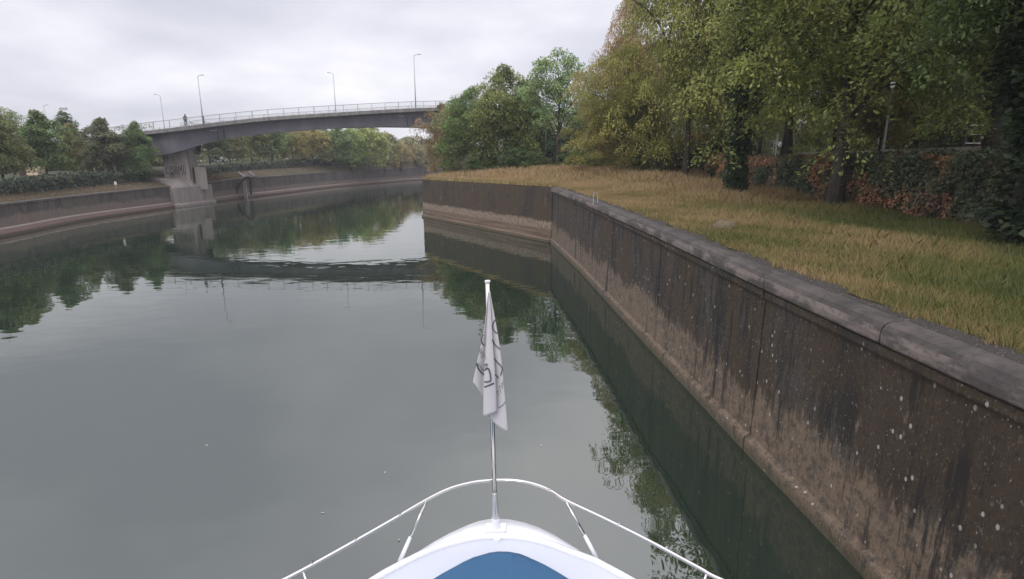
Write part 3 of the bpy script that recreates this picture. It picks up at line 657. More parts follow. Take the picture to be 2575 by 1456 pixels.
hedge('low_hedge', hp([(-52.5, 88), (-52.0, 97), (-52.5, 108), (-51, 124), (-49, 145), (-42, 176), (-32, 205), (-12, 238), (30, 272)], lambda x, y: zl(x, y)), 2.6, [1.3, 1.35, 1.5, 1.6, 1.7, 1.8, 1.8, 1.8], HL, 34000, .3, 'long dark hedge beyond the bridge following the river bend', 8)
# ---------------------------------------------------------------- grass
m = M('grass_blade'); a = m.n('ShaderNodeAttribute'); a.attribute_name = 'tint'
c = m.ramp(a.outputs['Fac'], [(0, (.07, .10, .025)), (.36, (.18, .19, .055)), (.62, (.36, .265, .12)), (1, (.52, .38, .21))]); m.base(c, .7)
tr_ = m.n('ShaderNodeBsdfTranslucent'); m.l(c, tr_.inputs[0]); mx = m.n('ShaderNodeMixShader'); mx.inputs[0].default_value = .3; m.l(m.b.outputs[0], mx.inputs[1]); m.l(tr_.outputs[0], mx.inputs[2]); m.l(mx.outputs[0], m.o.inputs[0])
GRASS = m.m
rng = np.random.default_rng(3)
def grass(n, ysamp, dmin, dmaxf, tallf, seed, nm, wscale=1.0):
    y = ysamp; x0 = np.interp(y, WY, WX); dm = dmaxf(y, x0); d = dmin+.06*np.sin(y*2.1)+.06*np.sin(y*5.3+1)+.03*np.sin(y*17)+(dm-dmin)*rng.uniform(0, 1, n)**1.1; x = x0+d
    z = np.array([zr(a_, b_) for a_, b_ in zip(x, y)])
    cl1 = np.sin(x*.9+y*.35)+np.sin(y*.8-x*.5+2)+.7*np.sin(x*2.3+y*1.9); cl2 = np.sin(x*3.1+1)*np.sin(y*2.7)
    dry = np.clip(.50+.10*cl1+.06*cl2+.010*(y-22)+.12+rng.normal(0, .15, n)-.12*np.clip((12-y)/10, 0, 1)*np.clip((d-3)/5, 0, 1), 0, 1)
    dry = dry*(1-.55*np.clip((x-8-2*np.sin(y*.5)+rng.normal(0, .8, n))/4.5, 0, 1)*np.clip((30-y)/7, 0, 1))
    tall = tallf(x, y, d, cl1)
    h = (.08+.14*rng.uniform(0, 1, n)**2+tall*(.18+.62*rng.uniform(0, 1, n)**3))
    wd = (.0014+.00048*y)*rng.uniform(.6, 1.5, n)*wscale
    an = rng.uniform(0, 6.28, n); bend = rng.uniform(.1, .6, n)*h; ba = rng.uniform(0, 6.28, n)
    base = np.stack([x, y, z-.03], 1); sd = np.stack([np.cos(an), np.sin(an), 0*an], 1)*wd[:, None]
    tip = base+np.stack([np.cos(ba)*bend, np.sin(ba)*bend, h], 1); mid = base+np.stack([np.cos(ba)*bend*.3, np.sin(ba)*bend*.3, h*.6], 1)
    V = np.stack([base-sd, base+sd, mid+sd*.7, tip, mid-sd*.7], 1)
    return V, dry
def dmax(y, x0): return np.where(y < 55, np.maximum(16.6-x0, 1), 24)
def tallf(x, y, d, c1): return np.clip((d-2.2)/5, 0, 1)*np.clip(.65+.3*c1, .05, 1)*(1-.7*np.clip((x-8)/4, 0, 1)*np.clip((29-y)/7, 0, 1))*np.clip((y-4)/10, .2, 1)
N1 = 480000
yy = 3.5+58*rng.uniform(0, 1, N1)**2.1
V1, t1 = grass(N1, yy, .52, dmax, tallf, 1, 'g')
N2 = 26000; yy = 60+45*rng.uniform(0, 1, N2); V2, t2 = grass(N2, yy, .3, lambda y, x0: np.full_like(y, 16.), lambda x, y, d, c1: .8*np.ones_like(x), 2, 'g', 1.3)
# fringe hanging over the facing wall
N3 = 9000; s = rng.uniform(.2, L_-.1, N3); bx = A[0]+t_[0]*s-nf[0]*rng.uniform(-.02, .8, N3); by = A[1]+t_[1]*s-nf[1]*rng.uniform(-.02, .8, N3)
bz = np.interp(by, WZY, WZ)+.02; hh = rng.uniform(.12, .4, N3); ba = rng.uniform(0, 6.28, N3)
base = np.stack([bx, by, bz], 1); tip = base+np.stack([np.cos(ba)*hh*.6, np.sin(ba)*hh*.6, hh], 1); sd = np.stack([np.ones(N3)*.03, np.zeros(N3), np.zeros(N3)], 1)
V3 = np.stack([base-sd, base+sd, base*.5+tip*.5+sd*.7, tip, base*.5+tip*.5-sd*.7], 1); t3 = np.clip(rng.normal(.62, .15, N3), 0, 1)
go = quads_obj('grass', np.concatenate([V1, V2, V3]), GRASS, k=5, attr=np.concatenate([t1, t2, t3]))
tag(go, 'tall dry golden grass mixed with green on the right bank above the quay wall', 'grass', kind='stuff')
# left bank grass
N4 = 40000; idx = rng.integers(12, 62, N4); fr_ = rng.uniform(0, 1, N4)
Lsa = np.array(Ls); nrmL = np.array([lnorm(i) for i in range(len(Ls))]); bp_ = Lsa[idx]*(1-fr_[:, None])+Lsa[np.minimum(idx+1, len(Ls)-1)]*fr_[:, None]; dd = rng.uniform(.4, 6.0, N4)
bx = bp_[:, 0]-nrmL[idx][:, 0]*(dd+.75); by = bp_[:, 1]-nrmL[idx][:, 1]*(dd+.75); bz = np.array([bp_[k, 2]+lrise(dd[k], bp_[k, 1])-.05 for k in range(N4)])
hh = rng.uniform(.1, .32, N4); ba = rng.uniform(0, 6.28, N4); base = np.stack([bx, by, bz], 1); tip = base+np.stack([np.cos(ba)*hh*.5, np.sin(ba)*hh*.5, hh], 1); sd = np.stack([np.cos(ba), np.sin(ba), 0*ba], 1)*.045
V4 = np.stack([base-sd, base+sd, base*.5+tip*.5+sd*.7, tip, base*.5+tip*.5-sd*.7], 1)
m = M('brown_grass'); a = m.n('ShaderNodeAttribute'); a.attribute_name = 'tint'; m.base(m.ramp(a.outputs['Fac'], [(0, (.10, .10, .05)), (.5, (.20, .15, .095)), (1, (.30, .22, .15))]), .8); GRASSL = m.m
tag(quads_obj('grass', V4, GRASSL, k=5, attr=np.clip(rng.normal(.5, .15, N4)+.12*np.sin(by*.3), 0, 1)), 'short brownish grass on the slope above the left river wall', 'grass', kind='stuff')
# ---------------------------------------------------------------- bridge
BR = [  # px, py of deck edge, py of girder bottom, Y
 (40, 372, 400, 114), (118, 362, 398, 102), (240, 345, 396, 86), (310, 335, 395, 81), (383, 326.5, 390, 78.6), (440, 320, 379.5, 79.0), (504, 312.5, 364, 81), (561, 305.5, 350, 83.2), (680, 293.5, 334.5, 86.3), (840, 283, 322.5, 89.25), (960, 276, 319, 92.5), (1043, 272, 319.5, 95.2), (1120, 270, 322, 98.2), (1230, 272, 332, 103), (1330, 279, 348, 109)]
pts = []
for px, p1, p2, Y in BR:
    a_ = atY(px, p1, Y); b_ = atY(px, p2, Y+.8); pts.append((a_[0], a_[1], a_[2], b_[2]))
PP = catmull(pts, 5); W_B = 10.0
def bn(i):
    a_ = PP[max(i-9, 0)]; b_ = PP[min(i+9, len(PP)-1)]; t = (b_-a_)[:2]; t = t/np.linalg.norm(t); return np.array([-t[1], t[0]])  # away from the camera
bo = PP[40][:3].copy(); bo[2] = 0
br = empty('road_bridge', bo, 'grey concrete girder road bridge with arched underside crossing the river', 'bridge')
def bring(i, prof):
    n_ = bn(i); return [(PP[i][0]+n_[0]*o-bo[0], PP[i][1]+n_[1]*o-bo[1], (PP[i][2] if k == 't' else PP[i][3])+z) for (o, z, k) in prof]
def bsweep(name, prof, mat, parent=br, smooth=False):
    mb = MB(); mb.loft([bring(i, prof) for i in range(len(PP))]); return mb.build(name, mat, parent)
m = M('bridge_girder_paint'); p = m.pos(); f = m.noise(p, .5, 5, .6, (1, 1, .5)); f2 = m.noise(p, 3, 5, .7, (1, 1, .2))
c = m.ramp(f, [(.36, (.105, .10, .118)), (.64, (.145, .14, .155))]); c = m.mix(m.math('MULTIPLY', m.step(f2, .5, .75), .4), c, (.06, .055, .06)); m.base(c, .8); GIRD = m.m
m = M('bridge_edge_concrete'); p = m.pos(); f = m.noise(p, 1.2, 6, .7, (1, 1, .4)); f2 = m.noise(p, 5, 5, .7, (1, 1, .15))
c = m.ramp(f, [(.3, (.16, .15, .14)), (.7, (.30, .285, .27))]); c = m.mix(m.math('MULTIPLY', m.step(f2, .5, .7), .6), c, (.07, .065, .055)); m.base(c, .9); m.bump(f2, .4, .02); EDGE = m.m
m = M('pier_concrete'); p = m.pos(); f = m.noise(p, .8, 6, .65, (1, 1, .25)); f2 = m.noise(p, 7, 5, .7)
c = m.ramp(f, [(.36, (.20, .172, .155)), (.64, (.31, .268, .243))]); c = m.mix(m.math('MULTIPLY', m.step(f2, .4, .8), .35), c, (.09, .08, .07)); m.base(c, .9); m.bump(f2, .4, .02); PIERM = m.m
RAILM = simple('galvanised_rail', (.42, .43, .43), .5, .3, .15)
bsweep('girder', [(.85, -.55, 't'), (.95, 0, 'b'), (W_B-1.9, .25, 'b'), (W_B-1.3, -.55, 't')], GIRD)
bsweep('edge_beam', [(0, -.02, 't'), (0, -.52, 't'), (.35, -.56, 't'), (.8, -.58, 't'), (.8, -.02, 't'), (.45, .04, 't')], EDGE)
bsweep('edge_beam', [(W_B, -.02, 't'), (W_B-.45, .04, 't'), (W_B-.8, -.02, 't'), (W_B-.8, -.58, 't'), (W_B, -.52, 't')], EDGE)
bsweep('road_deck', [(.803, -.12, 't'), (.803, -.50, 't'), (W_B-.803, -.50, 't'), (W_B-.803, -.12, 't')], PATH)
for (off, nm) in ((.18, 'near'), (W_B-.18, 'far')):
    rail = [np.array(bring(i, [(off, 0, 't')])[0]) for i in range(len(PP))]
    P = np.array(rail); seg = np.linalg.norm(np.diff(P, axis=0), axis=1); cs = np.concatenate([[0], np.cumsum(seg)]); Lr = cs[-1]
    def rpnt(s): return np.array([np.interp(s, cs, P[:, k]) for k in range(3)])
    HR_ = 1.05
    mb = MB(); mb.tube([q+np.array([0, 0, HR_]) for q in rail], .045, 6); top = mb.build('railing', RAILM, br)
    nb = int(Lr/.16); V = []
    mb = MB()
    for s in np.linspace(0, Lr, nb):
        q = rpnt(s); mb.add([q+(-.012, 0, .14), q+(.012, 0, .14), q+(.012, 0, HR_-.02), q+(-.012, 0, HR_-.02)], [(0, 1, 2, 3)])
    mb.tube([q+np.array([0, 0, .13]) for q in rail], .022, 4)
    mb.build('railing_bars', RAILM, top, fix=False)
    npst = int(Lr/2.15)
    for s in np.linspace(.05, Lr-.05, npst):
        q = rpnt(s); mb = MB(); mb.box((q[0], q[1], q[2]+HR_/2+.01), (.075, .075, HR_)); mb.build('railing_post', RAILM, top)
# rib pairs and small plates on the girder face
def on_girder(px, frac):     # nearest sweep station for picture column px
    best = min(range(len(PP)), key=lambda i: abs((PP[i][0]/(PP[i][1]*cp-(PP[i][2]-6)*sp))*F+1287.5-px))
    n_ = bn(best); z = PP[best][2]-.6+(PP[best][3]-PP[best][2]+.6)*frac
    return np.array([PP[best][0]+n_[0]*.78-bo[0], PP[best][1]+n_[1]*.78-bo[1], z]), best
PLATE = simple('pale_plate', (.30, .30, .33), .6)
DPIPE = simple('dark_pipe', (.045, .045, .055), .6)
for px in (545, 558, 1022, 1037):
    a_, i_ = on_girder(px, .28); b_, _ = on_girder(px, .97); b_[:2] = a_[:2]
    mb = MB(); mb.tube([a_+(0, -.03, 0), b_+(0, -.03, 0)], .06, 6); mb.build('drain_pipe', DPIPE, br)
for px in (530, 1018):
    a_, i_ = on_girder(px, .22); mb = MB(); mb.box((a_[0], a_[1]-.06, a_[2]), (1.1, .05, .13), .5); mb.build('girder_plate', PLATE, br)
# piers
def ring_rect(cx, cy, hw, hd, z, rz, r=.0, n=1):
    ca, sa = math.cos(rz), math.sin(rz); return [(cx+(x*ca-y*sa)-bo[0], cy+(x*sa+y*ca)-bo[1], z) for x, y in ((-hw, -hd), (hw, -hd), (hw, hd), (-hw, hd))]
rzb = math.atan2(*(PP[28]-PP[24])[:2][::-1])
pc = atY(445, 440, 82.5)
gb = float(np.interp(450, [b_[0] for b_ in BR], [atY(b_[0], b_[2], b_[3]+.8)[2] for b_ in BR]))
nbn = bn(26); tbn = np.array([nbn[1], -nbn[0]])
c0 = np.array([atY(443, 420, 80.8)[0], 80.8]); c1 = c0+nbn*5.5
def pier_ring(z, hw, f0=0, f1=0):
    a_ = c0-nbn*f0; b_ = c1+nbn*f1; bev = .9
    P_ = [a_-tbn*(hw-bev), a_+tbn*(hw), b_+tbn*hw, b_-tbn*hw, a_-tbn*hw+nbn*bev]
    return [(q[0]-bo[0], q[1]-bo[1], z) for q in P_]
mb = MB(); mb.loft([pier_ring(2.4, 1.85), pier_ring(gb-.5, 1.75), pier_ring(gb+.55, 1.75)]); pier = mb.build('pier', PIERM, br)
# dark strip drawn in along the pier's front corner
q = c0+tbn*1.72-nbn*.02; mb = MB(); mb.box((q[0]-bo[0], q[1]-bo[1], (gb+3.4)/2), (.12, .06, gb-3.6), rzb); mb.build('joint', DPIPE, pier)
q = c0+tbn*2.5+nbn*2.2; mb = MB(); mb.box((q[0]-bo[0], q[1]-bo[1], 3.7), (1.5, 2.6, 3.2), rzb); mb.build('wing_wall', PIERM, pier)
# second pier beyond, on the right bank
mb = MB(); q = np.array([PP[63][0]+bn(63)[0]*6, PP[63][1]+bn(63)[1]*6]); mb.box((q[0]-bo[0], q[1]-bo[1], 7.5), (4.4, 9, 9.6), .5); mb.build('pier', PIERM, br)
# graffiti: illegible dark tag
SPRAY = simple('spray_paint', (.02, .02, .03), .6)
mb = MB(); rg = random.Random(4)
def gpt(u_, v_):      # u along the face, v height
    q = c0+tbn*u_-nbn*.035; return (q[0]-bo[0], q[1]-bo[1], v_)
gx = -1.35
strokes = [[(0, .0), (.08, 1.3)], [(.35, 1.2), (.02, .6), (.4, .1)], [(.5, 1.15), (.95, 1.2)], [(.72, 1.2), (.68, -.05)], [(1.25, 1.3), (.95, .9), (1.25, .6), (.95, .1), (.85, .4)], [(1.4, .0), (1.55, 1.3), (1.8, .0)], [(1.42, .5), (1.75, .55)], [(1.95, .05), (1.95, 1.2), (2.2, .6), (2.35, 1.35), (2.4, -.1)], [(2.75, 1.5), (2.6, .4), (2.9, .1), (2.95, 1.4)], [(.75, -.3), (.8, .3)], [(1.1, -.4), (1.12, .2)]]
for stq in strokes:
    P_ = catmull([(gx+a_*.85, 4.25+b_*.95, 0) for a_, b_ in stq], 5) if len(stq) > 2 else [np.array((gx+a_*.85, 4.25+b_*.95, 0)) for a_, b_ in stq]
    mb.tube([gpt(q[0], q[1]) for q in P_], .038, 4)
mb.build('graffiti', SPRAY, pier)
# rounded foundation in the water
fa = at(446, 521.2, 0); fb = at(551, 507.2, 0)
ztop = atY(490, 467, (fa[1]+fb[1])/2)[2]
fd = (fb-fa)[:2]; fl = np.linalg.norm(fd); fd /= fl; fn = np.array([-fd[1], fd[0]]); rr_ = 2.2
def found_ring(z, ins=0.0):
    o = []; 
    o.append(fa[:2]+fn*7+fd*ins*.5); o.append(fa[:2]+fn*ins+fd*ins*.5)
    for a_ in np.linspace(-90, 0, 8): o.append(fa[:2]+fd*(fl-rr_)+fn*rr_+(rr_-ins)*(fd*math.cos(R(a_))+fn*math.sin(R(a_))))
    o.append(fa[:2]+fd*(fl-ins)+fn*7)
    return [(q[0]-bo[0], q[1]-bo[1], z) for q in o]
mb = MB(); mb.loft([found_ring(-1.2, -.4), found_ring(.28, -.4), found_ring(.5, -.02), found_ring(ztop-.06, 0), found_ring(ztop, .06)]); fo = mb.build('foundation', PIERM, br)
mb = MB(); r0 = [(q[0], q[1], q[2]) for q in found_ring(ztop+.02, .25)]
cc = np.mean(np.array(pier_ring(0, 2.3)), axis=0)
r1 = [(cc[0]+(q[0]-cc[0])*.55, cc[1]+(q[1]-cc[1])*.42, 3.75) for q in r0]
mb.loft([r0, r1]); mb.build('apron', PIERM, fo)
# ---------------------------------------------------------------- bridge lights
def lamp_proto(hgt):
    root = empty('street_lamp', (0, 0, 0), None, 'street lamp', 'street lamps on the bridge')
    mb = MB(); mb.tube([(0, 0, 0), (0, 0, hgt*.35), (0, 0, hgt-.35)], [.10, .08, .055], 8); mb.build('pole', RAILM, root, smooth=True)
    mb = MB(); mb.tube([(0, 0, hgt-.36), (.03, 0, hgt-.12), (.3, 0, hgt-.02), (.6, 0, hgt+.05)], [.055, .05, .045, .04], 6); mb.build('arm', RAILM, root)
    mb = MB(); mb.box((.85, 0, hgt+.08), (.62, .2, .11), 0, .7); mb.build('lamp_head', simple('lamp_grey', (.35, .35, .36), .5), root)
    return root
lamp = lamp_proto(8.0); firstl = True
for px, top_, base_, side, flip, lb in [(1043, 137, 271, .5, 1, 'tall street lamp nearest the right end of the bridge deck'), (504, 189, 312, .5, 1, 'street lamp standing just right of the cyclist on the bridge'), (118, 264, 362, .5, 1, 'street lamp rising above the deep green round tree on the left'),
                            (841, 183, 283, W_B-.5, -1, 'street lamp in the middle of the span on the far side'), (408, 238, 323, W_B-.5, -1, 'short looking street lamp above the slim green tree'), (91, 305, 366, W_B-.5, -1, 'smallest street lamp, leftmost above the trees')]:
    o = lamp if firstl else copy_tree(lamp); firstl = False
    Yb = float(np.interp(px, [b_[0] for b_ in BR], [b_[3] for b_ in BR])); i_ = min(range(len(PP)), key=lambda i: abs((PP[i][0]+bn(i)[0]*side)/((PP[i][1]+bn(i)[1]*side)*cp-(PP[i][2]-6)*sp)*F+1287.5-px))
    x, y = PP[i_][0]+bn(i_)[0]*side, PP[i_][1]+bn(i_)[1]*side; zb = PP[i_][2]-.02; zt = atY(px, top_, y)[2]
    x = float(atY(px, (top_+base_)/2, y)[0])
    o.location = (x, y, zb); sc_ = (zt-zb)/8.05; o.scale = (sc_ if sc_ < 1.2 else 1.1, 1, sc_); o.rotation_euler = (0, 0, 0 if flip > 0 else math.pi)
    o['label'] = lb
# ---------------------------------------------------------------- person with bicycle on the bridge
def skin_body(name, verts, edges, rad, mat, parent):
    me = bpy.data.meshes.new(name); me.from_pydata(verts, edges, []); o = bpy.data.objects.new(name, me); COL.objects.link(o); me.materials.append(mat)
    o.modifiers.new('skin', 'SKIN'); 
    for i, r_ in enumerate(rad): me.skin_vertices[0].data[i].radius = (r_, r_)
    me.skin_vertices[0].data[0].use_root = True
    sb = o.modifiers.new('sub', 'SUBSURF'); sb.levels = 1; sb.render_levels = 2; o.parent = parent; return o
i_ = min(range(len(PP)), key=lambda i: abs(PP[i][0]/(PP[i][1]*cp-(PP[i][2]-6)*sp)*F+1287.5-470))
pl = (PP[i_][0]+bn(i_)[0]*1.3, PP[i_][1]+bn(i_)[1]*1.3, PP[i_][2]-.1)
per = empty('person', pl, 'person in dark clothes wheeling a bicycle along the bridge railing', 'person', rz=.5)
DARKC = simple('dark_cloth', (.03, .03, .035), .9); SKINM = simple('skin', (.35, .21, .15), .6); HAIR = simple('dark_hair', (.03, .022, .016), .8)
V = [(0, 0, .95), (0, 0, 1.2), (0, 0, 1.42), (0, 0, 1.52), (.02, 0, 1.66), (.19, 0, 1.40), (.24, -.05, 1.14), (.22, -.28, 1.0), (-.19, 0, 1.40), (-.26, 0, 1.12), (-.24, -.1, .88), (.10, 0, .88), (.11, -.08, .5), (.11, .02, .08), (-.10, 0, .88), (-.11, .1, .5), (-.11, .18, .10), (.11, -.14, .04), (-.11, .04, .06)]
E_ = [(0, 1), (1, 2), (2, 3), (3, 4), (2, 5), (5, 6), (6, 7), (2, 8), (8, 9), (9, 10), (0, 11), (11, 12), (12, 13), (0, 14), (14, 15), (15, 16), (13, 17), (16, 18)]
skin_body('body', V, E_, [.15, .14, .15, .06, .105, .065, .05, .035, .065, .05, .035, .10, .07, .05, .10, .07, .05, .04, .04], DARKC, per)
mb = MB()
for k in range(6):
    pass
rings = [[(math.cos(a_)*r_*.9+.02, math.sin(a_)*r_, z_) for a_ in np.linspace(0, 2*math.pi, 9)[:-1]] for z_, r_ in ((1.66, .118), (1.72, .115), (1.77, .08), (1.79, .02))]
mb.loft(rings); mb.build('hair', HAIR, per, smooth=True)
bk_ = empty('bicycle', (pl[0]+.35*math.cos(.5), pl[1]+.35*math.sin(.5)-.35, pl[2]), 'dark bicycle wheeled by the person on the bridge', 'bicycle', rz=.5)
def ringpts(cx, cz, r_, n=18): return [(cx+r_*math.cos(a_), 0, cz+r_*math.sin(a_)) for a_ in np.linspace(0, 2*math.pi, n+1)]
for cx in (-.52, .52):
    mb = MB(); mb.tube(ringpts(cx, .35, .33), .022, 5, cap=False); wh = mb.build('wheel', DARKC, bk_)
    mb = MB()
    for a_ in np.linspace(0, math.pi, 7)[:-1]: mb.tube([(cx+.32*math.cos(a_), 0, .35+.32*math.sin(a_)), (cx-.32*math.cos(a_), 0, .35-.32*math.sin(a_))], .004, 3)
    mb.build('spokes', RAILM, wh)
mb = MB()
for P_ in ([(-.52, 0, .35), (-.18, 0, .82)], [(-.52, 0, .35), (-.05, 0, .32)], [(-.05, 0, .32), (-.18, 0, .86)], [(-.05, 0, .32), (.36, 0, .80)], [(-.17, 0, .78), (.36, 0, .82)], [(.52, 0, .35), (.34, 0, .95)]): mb.tube(P_, .018, 5)
mb.build('frame', DARKC, bk_); mb = MB(); mb.box((-.2, 0, .9), (.26, .13, .05)); mb.build('saddle', DARKC, bk_); mb = MB(); mb.tube([(.3, -.26, 1.0), (.36, 0, .98), (.3, .26, 1.0)], .016, 5); mb.build('handlebar', DARKC, bk_)
# ---------------------------------------------------------------- landing stairs notch in the left wall
sA = at(612, 497.5, 0); 
st = empty('landing_stage', (sA[0], sA[1], 0), 'dark sloping landing frame with pale post in the far wall by the pier', 'landing stage')
def lo3(p_): return (p_[0]-sA[0], p_[1]-sA[1], p_[2])
Ys = sA[1]-.25
mb = MB(); a_ = atY(617, 448, Ys); b_ = atY(617, 495, Ys); mb.box(lo3(((a_[0]+b_[0])/2, Ys-.1, (a_[2]+.1)/2)), (.5, .3, a_[2]+.5)); mb.build('post', simple('pale_post', (.36, .33, .31), .8), st)
RUST = simple('rusty_steel', (.055, .038, .032), .8)
mb = MB(); mb.tube([lo3(atY(592, 498, Ys-1.3)), lo3(atY(595, 480, Ys-1.2)), lo3(atY(603, 459, Ys-.9)), lo3(atY(616, 447.5, Ys-.4)), lo3(atY(628, 446, Ys-.2))], .24, 6); mb.tube([lo3(atY(628, 447, Ys)), lo3(atY(632, 490, Ys))], .15, 6); mb.build('arch_frame', RUST, st)
mb = MB(); Yt = Ys+1.0; mb.tube([lo3(atY(600, 434, Ys+6)), lo3(atY(618, 446, Ys))], .13, 5); mb.tube([lo3(atY(627, 432, Ys+6)), lo3(atY(644, 444, Ys))], .13, 5); mb.build('stringer', simple('pale_stringer', (.2, .18, .17), .8), st)
mb = MB(); q = [lo3(atY(601, 435, Ys+6)), lo3(atY(628, 433, Ys+6)), lo3(atY(643, 444.5, Ys)), lo3(atY(618, 446.5, Ys))]; mb.add([tuple(k) for k in q]+[(k[0], k[1], k[2]-.12) for k in q], [(0, 1, 2, 3), (7, 6, 5, 4), (0, 4, 5, 1), (1, 5, 6, 2), (2, 6, 7, 3), (3, 7, 4, 0)]); mb.build('deck_plate', RUST, st)
# ---------------------------------------------------------------- small far things
def gable(name, px0, px1, pyt, pyb, Y, dep, label, wallc, roofc):
    a_ = atY(px0, pyb, Y); b_ = atY(px1, pyt, Y); w_ = b_[0]-a_[0]; zt = b_[2]; cx = (a_[0]+b_[0])/2; zb = zl(cx, Y)-.3; hh = zt-zb
    root = empty(name, (cx, Y, zb), label, 'building')
    mb = MB(); e_ = hh*.68; mb.add([(-w_/2, 0, 0), (w_/2, 0, 0), (w_/2, 0, e_), (0, 0, hh), (-w_/2, 0, e_), (-w_/2, dep, 0), (w_/2, dep, 0), (w_/2, dep, e_), (0, dep, hh), (-w_/2, dep, e_)], [(0, 1, 2, 3, 4), (9, 8, 7, 6, 5), (0, 5, 6, 1), (1, 6, 7, 2), (0, 4, 9, 5)]); mb.build('wall', simple(name+'_render', wallc, .9), root)
    mb = MB()
    for s in (-1, 1):
        mb.add([(0, -.3, hh+.12), (s*(w_/2+.3), -.3, e_-.1), (s*(w_/2+.3), dep+.3, e_-.1), (0, dep+.3, hh+.12), (0, -.3, hh+.3), (s*(w_/2+.3), -.3, e_+.1), (s*(w_/2+.3), dep+.3, e_+.1), (0, dep+.3, hh+.3)], [(0, 1, 2, 3), (7, 6, 5, 4), (0, 4, 5, 1), (1, 5, 6, 2), (2, 6, 7, 3)])
    mb.build('roof', simple(name+'_roof', roofc, .8), root)
    for k in (-.25, .25):
        mb = MB(); mb.box((w_*k, -.03, e_*.55), (w_*.16, .08, e_*.3)); wn_ = mb.build('window', simple('white_frame', (.6, .6, .6), .5), root); mb = MB(); mb.box((w_*k, -.08, e_*.55), (w_*.12, .04, e_*.24)); mb.build('pane', simple('dark_glass', (.06, .07, .08), .15), wn_)
    return root
gable('gabled_building', 470, 512, 372, 406, 150, 12, 'white gabled building seen between the pier and the dark leaning tree', (.75, .75, .75), (.35, .34, .34))
gable('low_building', 604, 636, 378, 414, 160, 10, 'pale low building behind the trunks right of the landing stage', (.62, .64, .6), (.3, .29, .28))
gable('low_building', 740, 775, 385, 412, 175, 10, 'pale building glimpsed behind the yellowish brown tree', (.62, .6, .55), (.28, .26, .25))
gable('low_building', 350, 400, 388, 412, 170, 10, 'white low building seen left of the pier below the deck', (.7, .7, .7), (.4, .4, .4))
def car(px, py, Y, col, label):
    a_ = atY(px, py, Y); z = zl(a_[0], Y); root = empty('parked_car', (a_[0], Y, z), label, 'car')
    prof = [(-2.1, .25), (2.1, .25), (2.15, .7), (1.9, .85), (1.0, .95), (.45, 1.42), (-.9, 1.45), (-1.6, 1.0), (-2.1, .9)]
    mb = MB(); mb.loft([[(x, y, z_) for x, z_ in prof] for y in (-.85, .85)]); mb.build('body', simple('car_paint', col, .25), root)
    mb = MB(); mb.loft([[(x, y, z_) for x, z_ in ((-1.4, 1.0), (.9, 1.0), (.4, 1.37), (-.88, 1.39))] for y in (-.865, -.855)]); mb.build('side_window', simple('car_glass', (.03, .035, .04), .1), root)
    for x in (-1.3, 1.3):
        for y in (-.78, .78):
            mb = MB(); mb.tube([(x, y-.11, .32), (x, y+.11, .32)], .32, 14); mb.build('wheel', DARKC, root)
car(552, 405, 134, (.75, .75, .76), 'white car parked behind the hedge under the bridge span')
# cream hut under the left trees
hx = atY(83, 447, 74); hz = zl(hx[0], 74)
hut = empty('hut', (hx[0], 74, hz), 'small cream round-topped hut with a dark red side under the leftmost trees', 'hut')
arc = [(.75*math.cos(a_), .85+.55*math.sin(a_)) for a_ in np.linspace(0, math.pi, 9)]
mb = MB(); mb.loft([[(x, y, z_) for x, z_ in [(-.75, 0), (.75, 0)]+arc] for y in (0, 1.6)]); mb.build('wall', simple('cream_panel', (.62, .50, .36), .7), hut)
mb = MB(); mb.box((-1.25, .8, .5), (.98, 1.5, 1.0)); mb.build('side_box', simple('dark_red_panel', (.07, .03, .028), .8), hut)
mb = MB(); mb.add([(.0, -.03, .85), (.28, -.03, 1.15), (-.28, -.03, 1.15), (0, -.0, .85), (.28, 0, 1.15), (-.28, 0, 1.15)], [(0, 1, 2), (5, 4, 3), (0, 3, 4, 1), (1, 4, 5, 2), (2, 5, 3, 0)]); mb.build('notch', DARKC, hut)
WHITE = simple('white_paint', (.72, .72, .70), .6)
def shelter():
    a_ = atY(217, 436, 80); z = zl(a_[0], 80); zt = atY(217, 405, 80)[2]; root = empty('shelter', (a_[0], 80, z), 'white framed open shelter between the trunks left of the wide round tree', 'shelter'); h_ = zt-z
    for x, y in ((0, 0), (2.4, .6), (0, 1.8), (2.4, 2.4)):
        mb = MB(); mb.box((x, y, h_/2), (.2, .2, h_)); mb.build('post', WHITE, root)
    mb = MB(); mb.add([(-.2, -.2, h_), (2.7, .5, h_+.15), (2.7, 2.8, h_+.15), (-.2, 2.1, h_), (-.2, -.2, h_+.15), (2.7, .5, h_+.3), (2.7, 2.8, h_+.3), (-.2, 2.1, h_+.15)], [(0, 3, 2, 1), (4, 5, 6, 7), (0, 1, 5, 4), (1, 2, 6, 5), (2, 3, 7, 6), (3, 0, 4, 7)]); mb.build('roof', WHITE, root)
shelter()
a_ = atY(291.5, 463, 67.5); z = zl(a_[0], 67.5)
mk = empty('marker_post', (a_[0], 67.5, z), 'small white kilometre marker on the slope in front of the low hedge', 'marker'); mb = MB(); mb.box((0, 0, .35), (.09, .09, .9)); mb.build('post', PIERM, mk); mb = MB(); mb.box((0, -.06, .78), (.26, .03, .38)); mb.build('plate', WHITE, mk)
a_ = atY(294.5, 440, 80); z = zl(a_[0], 80)
sg = empty('sign_post', (a_[0], 80, z), 'white sign on a thin pole behind the low hedge under the wide round tree', 'sign'); mb = MB(); mb.tube([(0, 0, 0), (0, 0, 2.0)], .04, 6); mb.build('pole', RAILM, sg)
for zz_ in (1.15, 1.75):
    mb = MB(); mb.box((0, -.06, zz_), (.34, .03, .4)); mb.build('sign_plate', WHITE, sg)
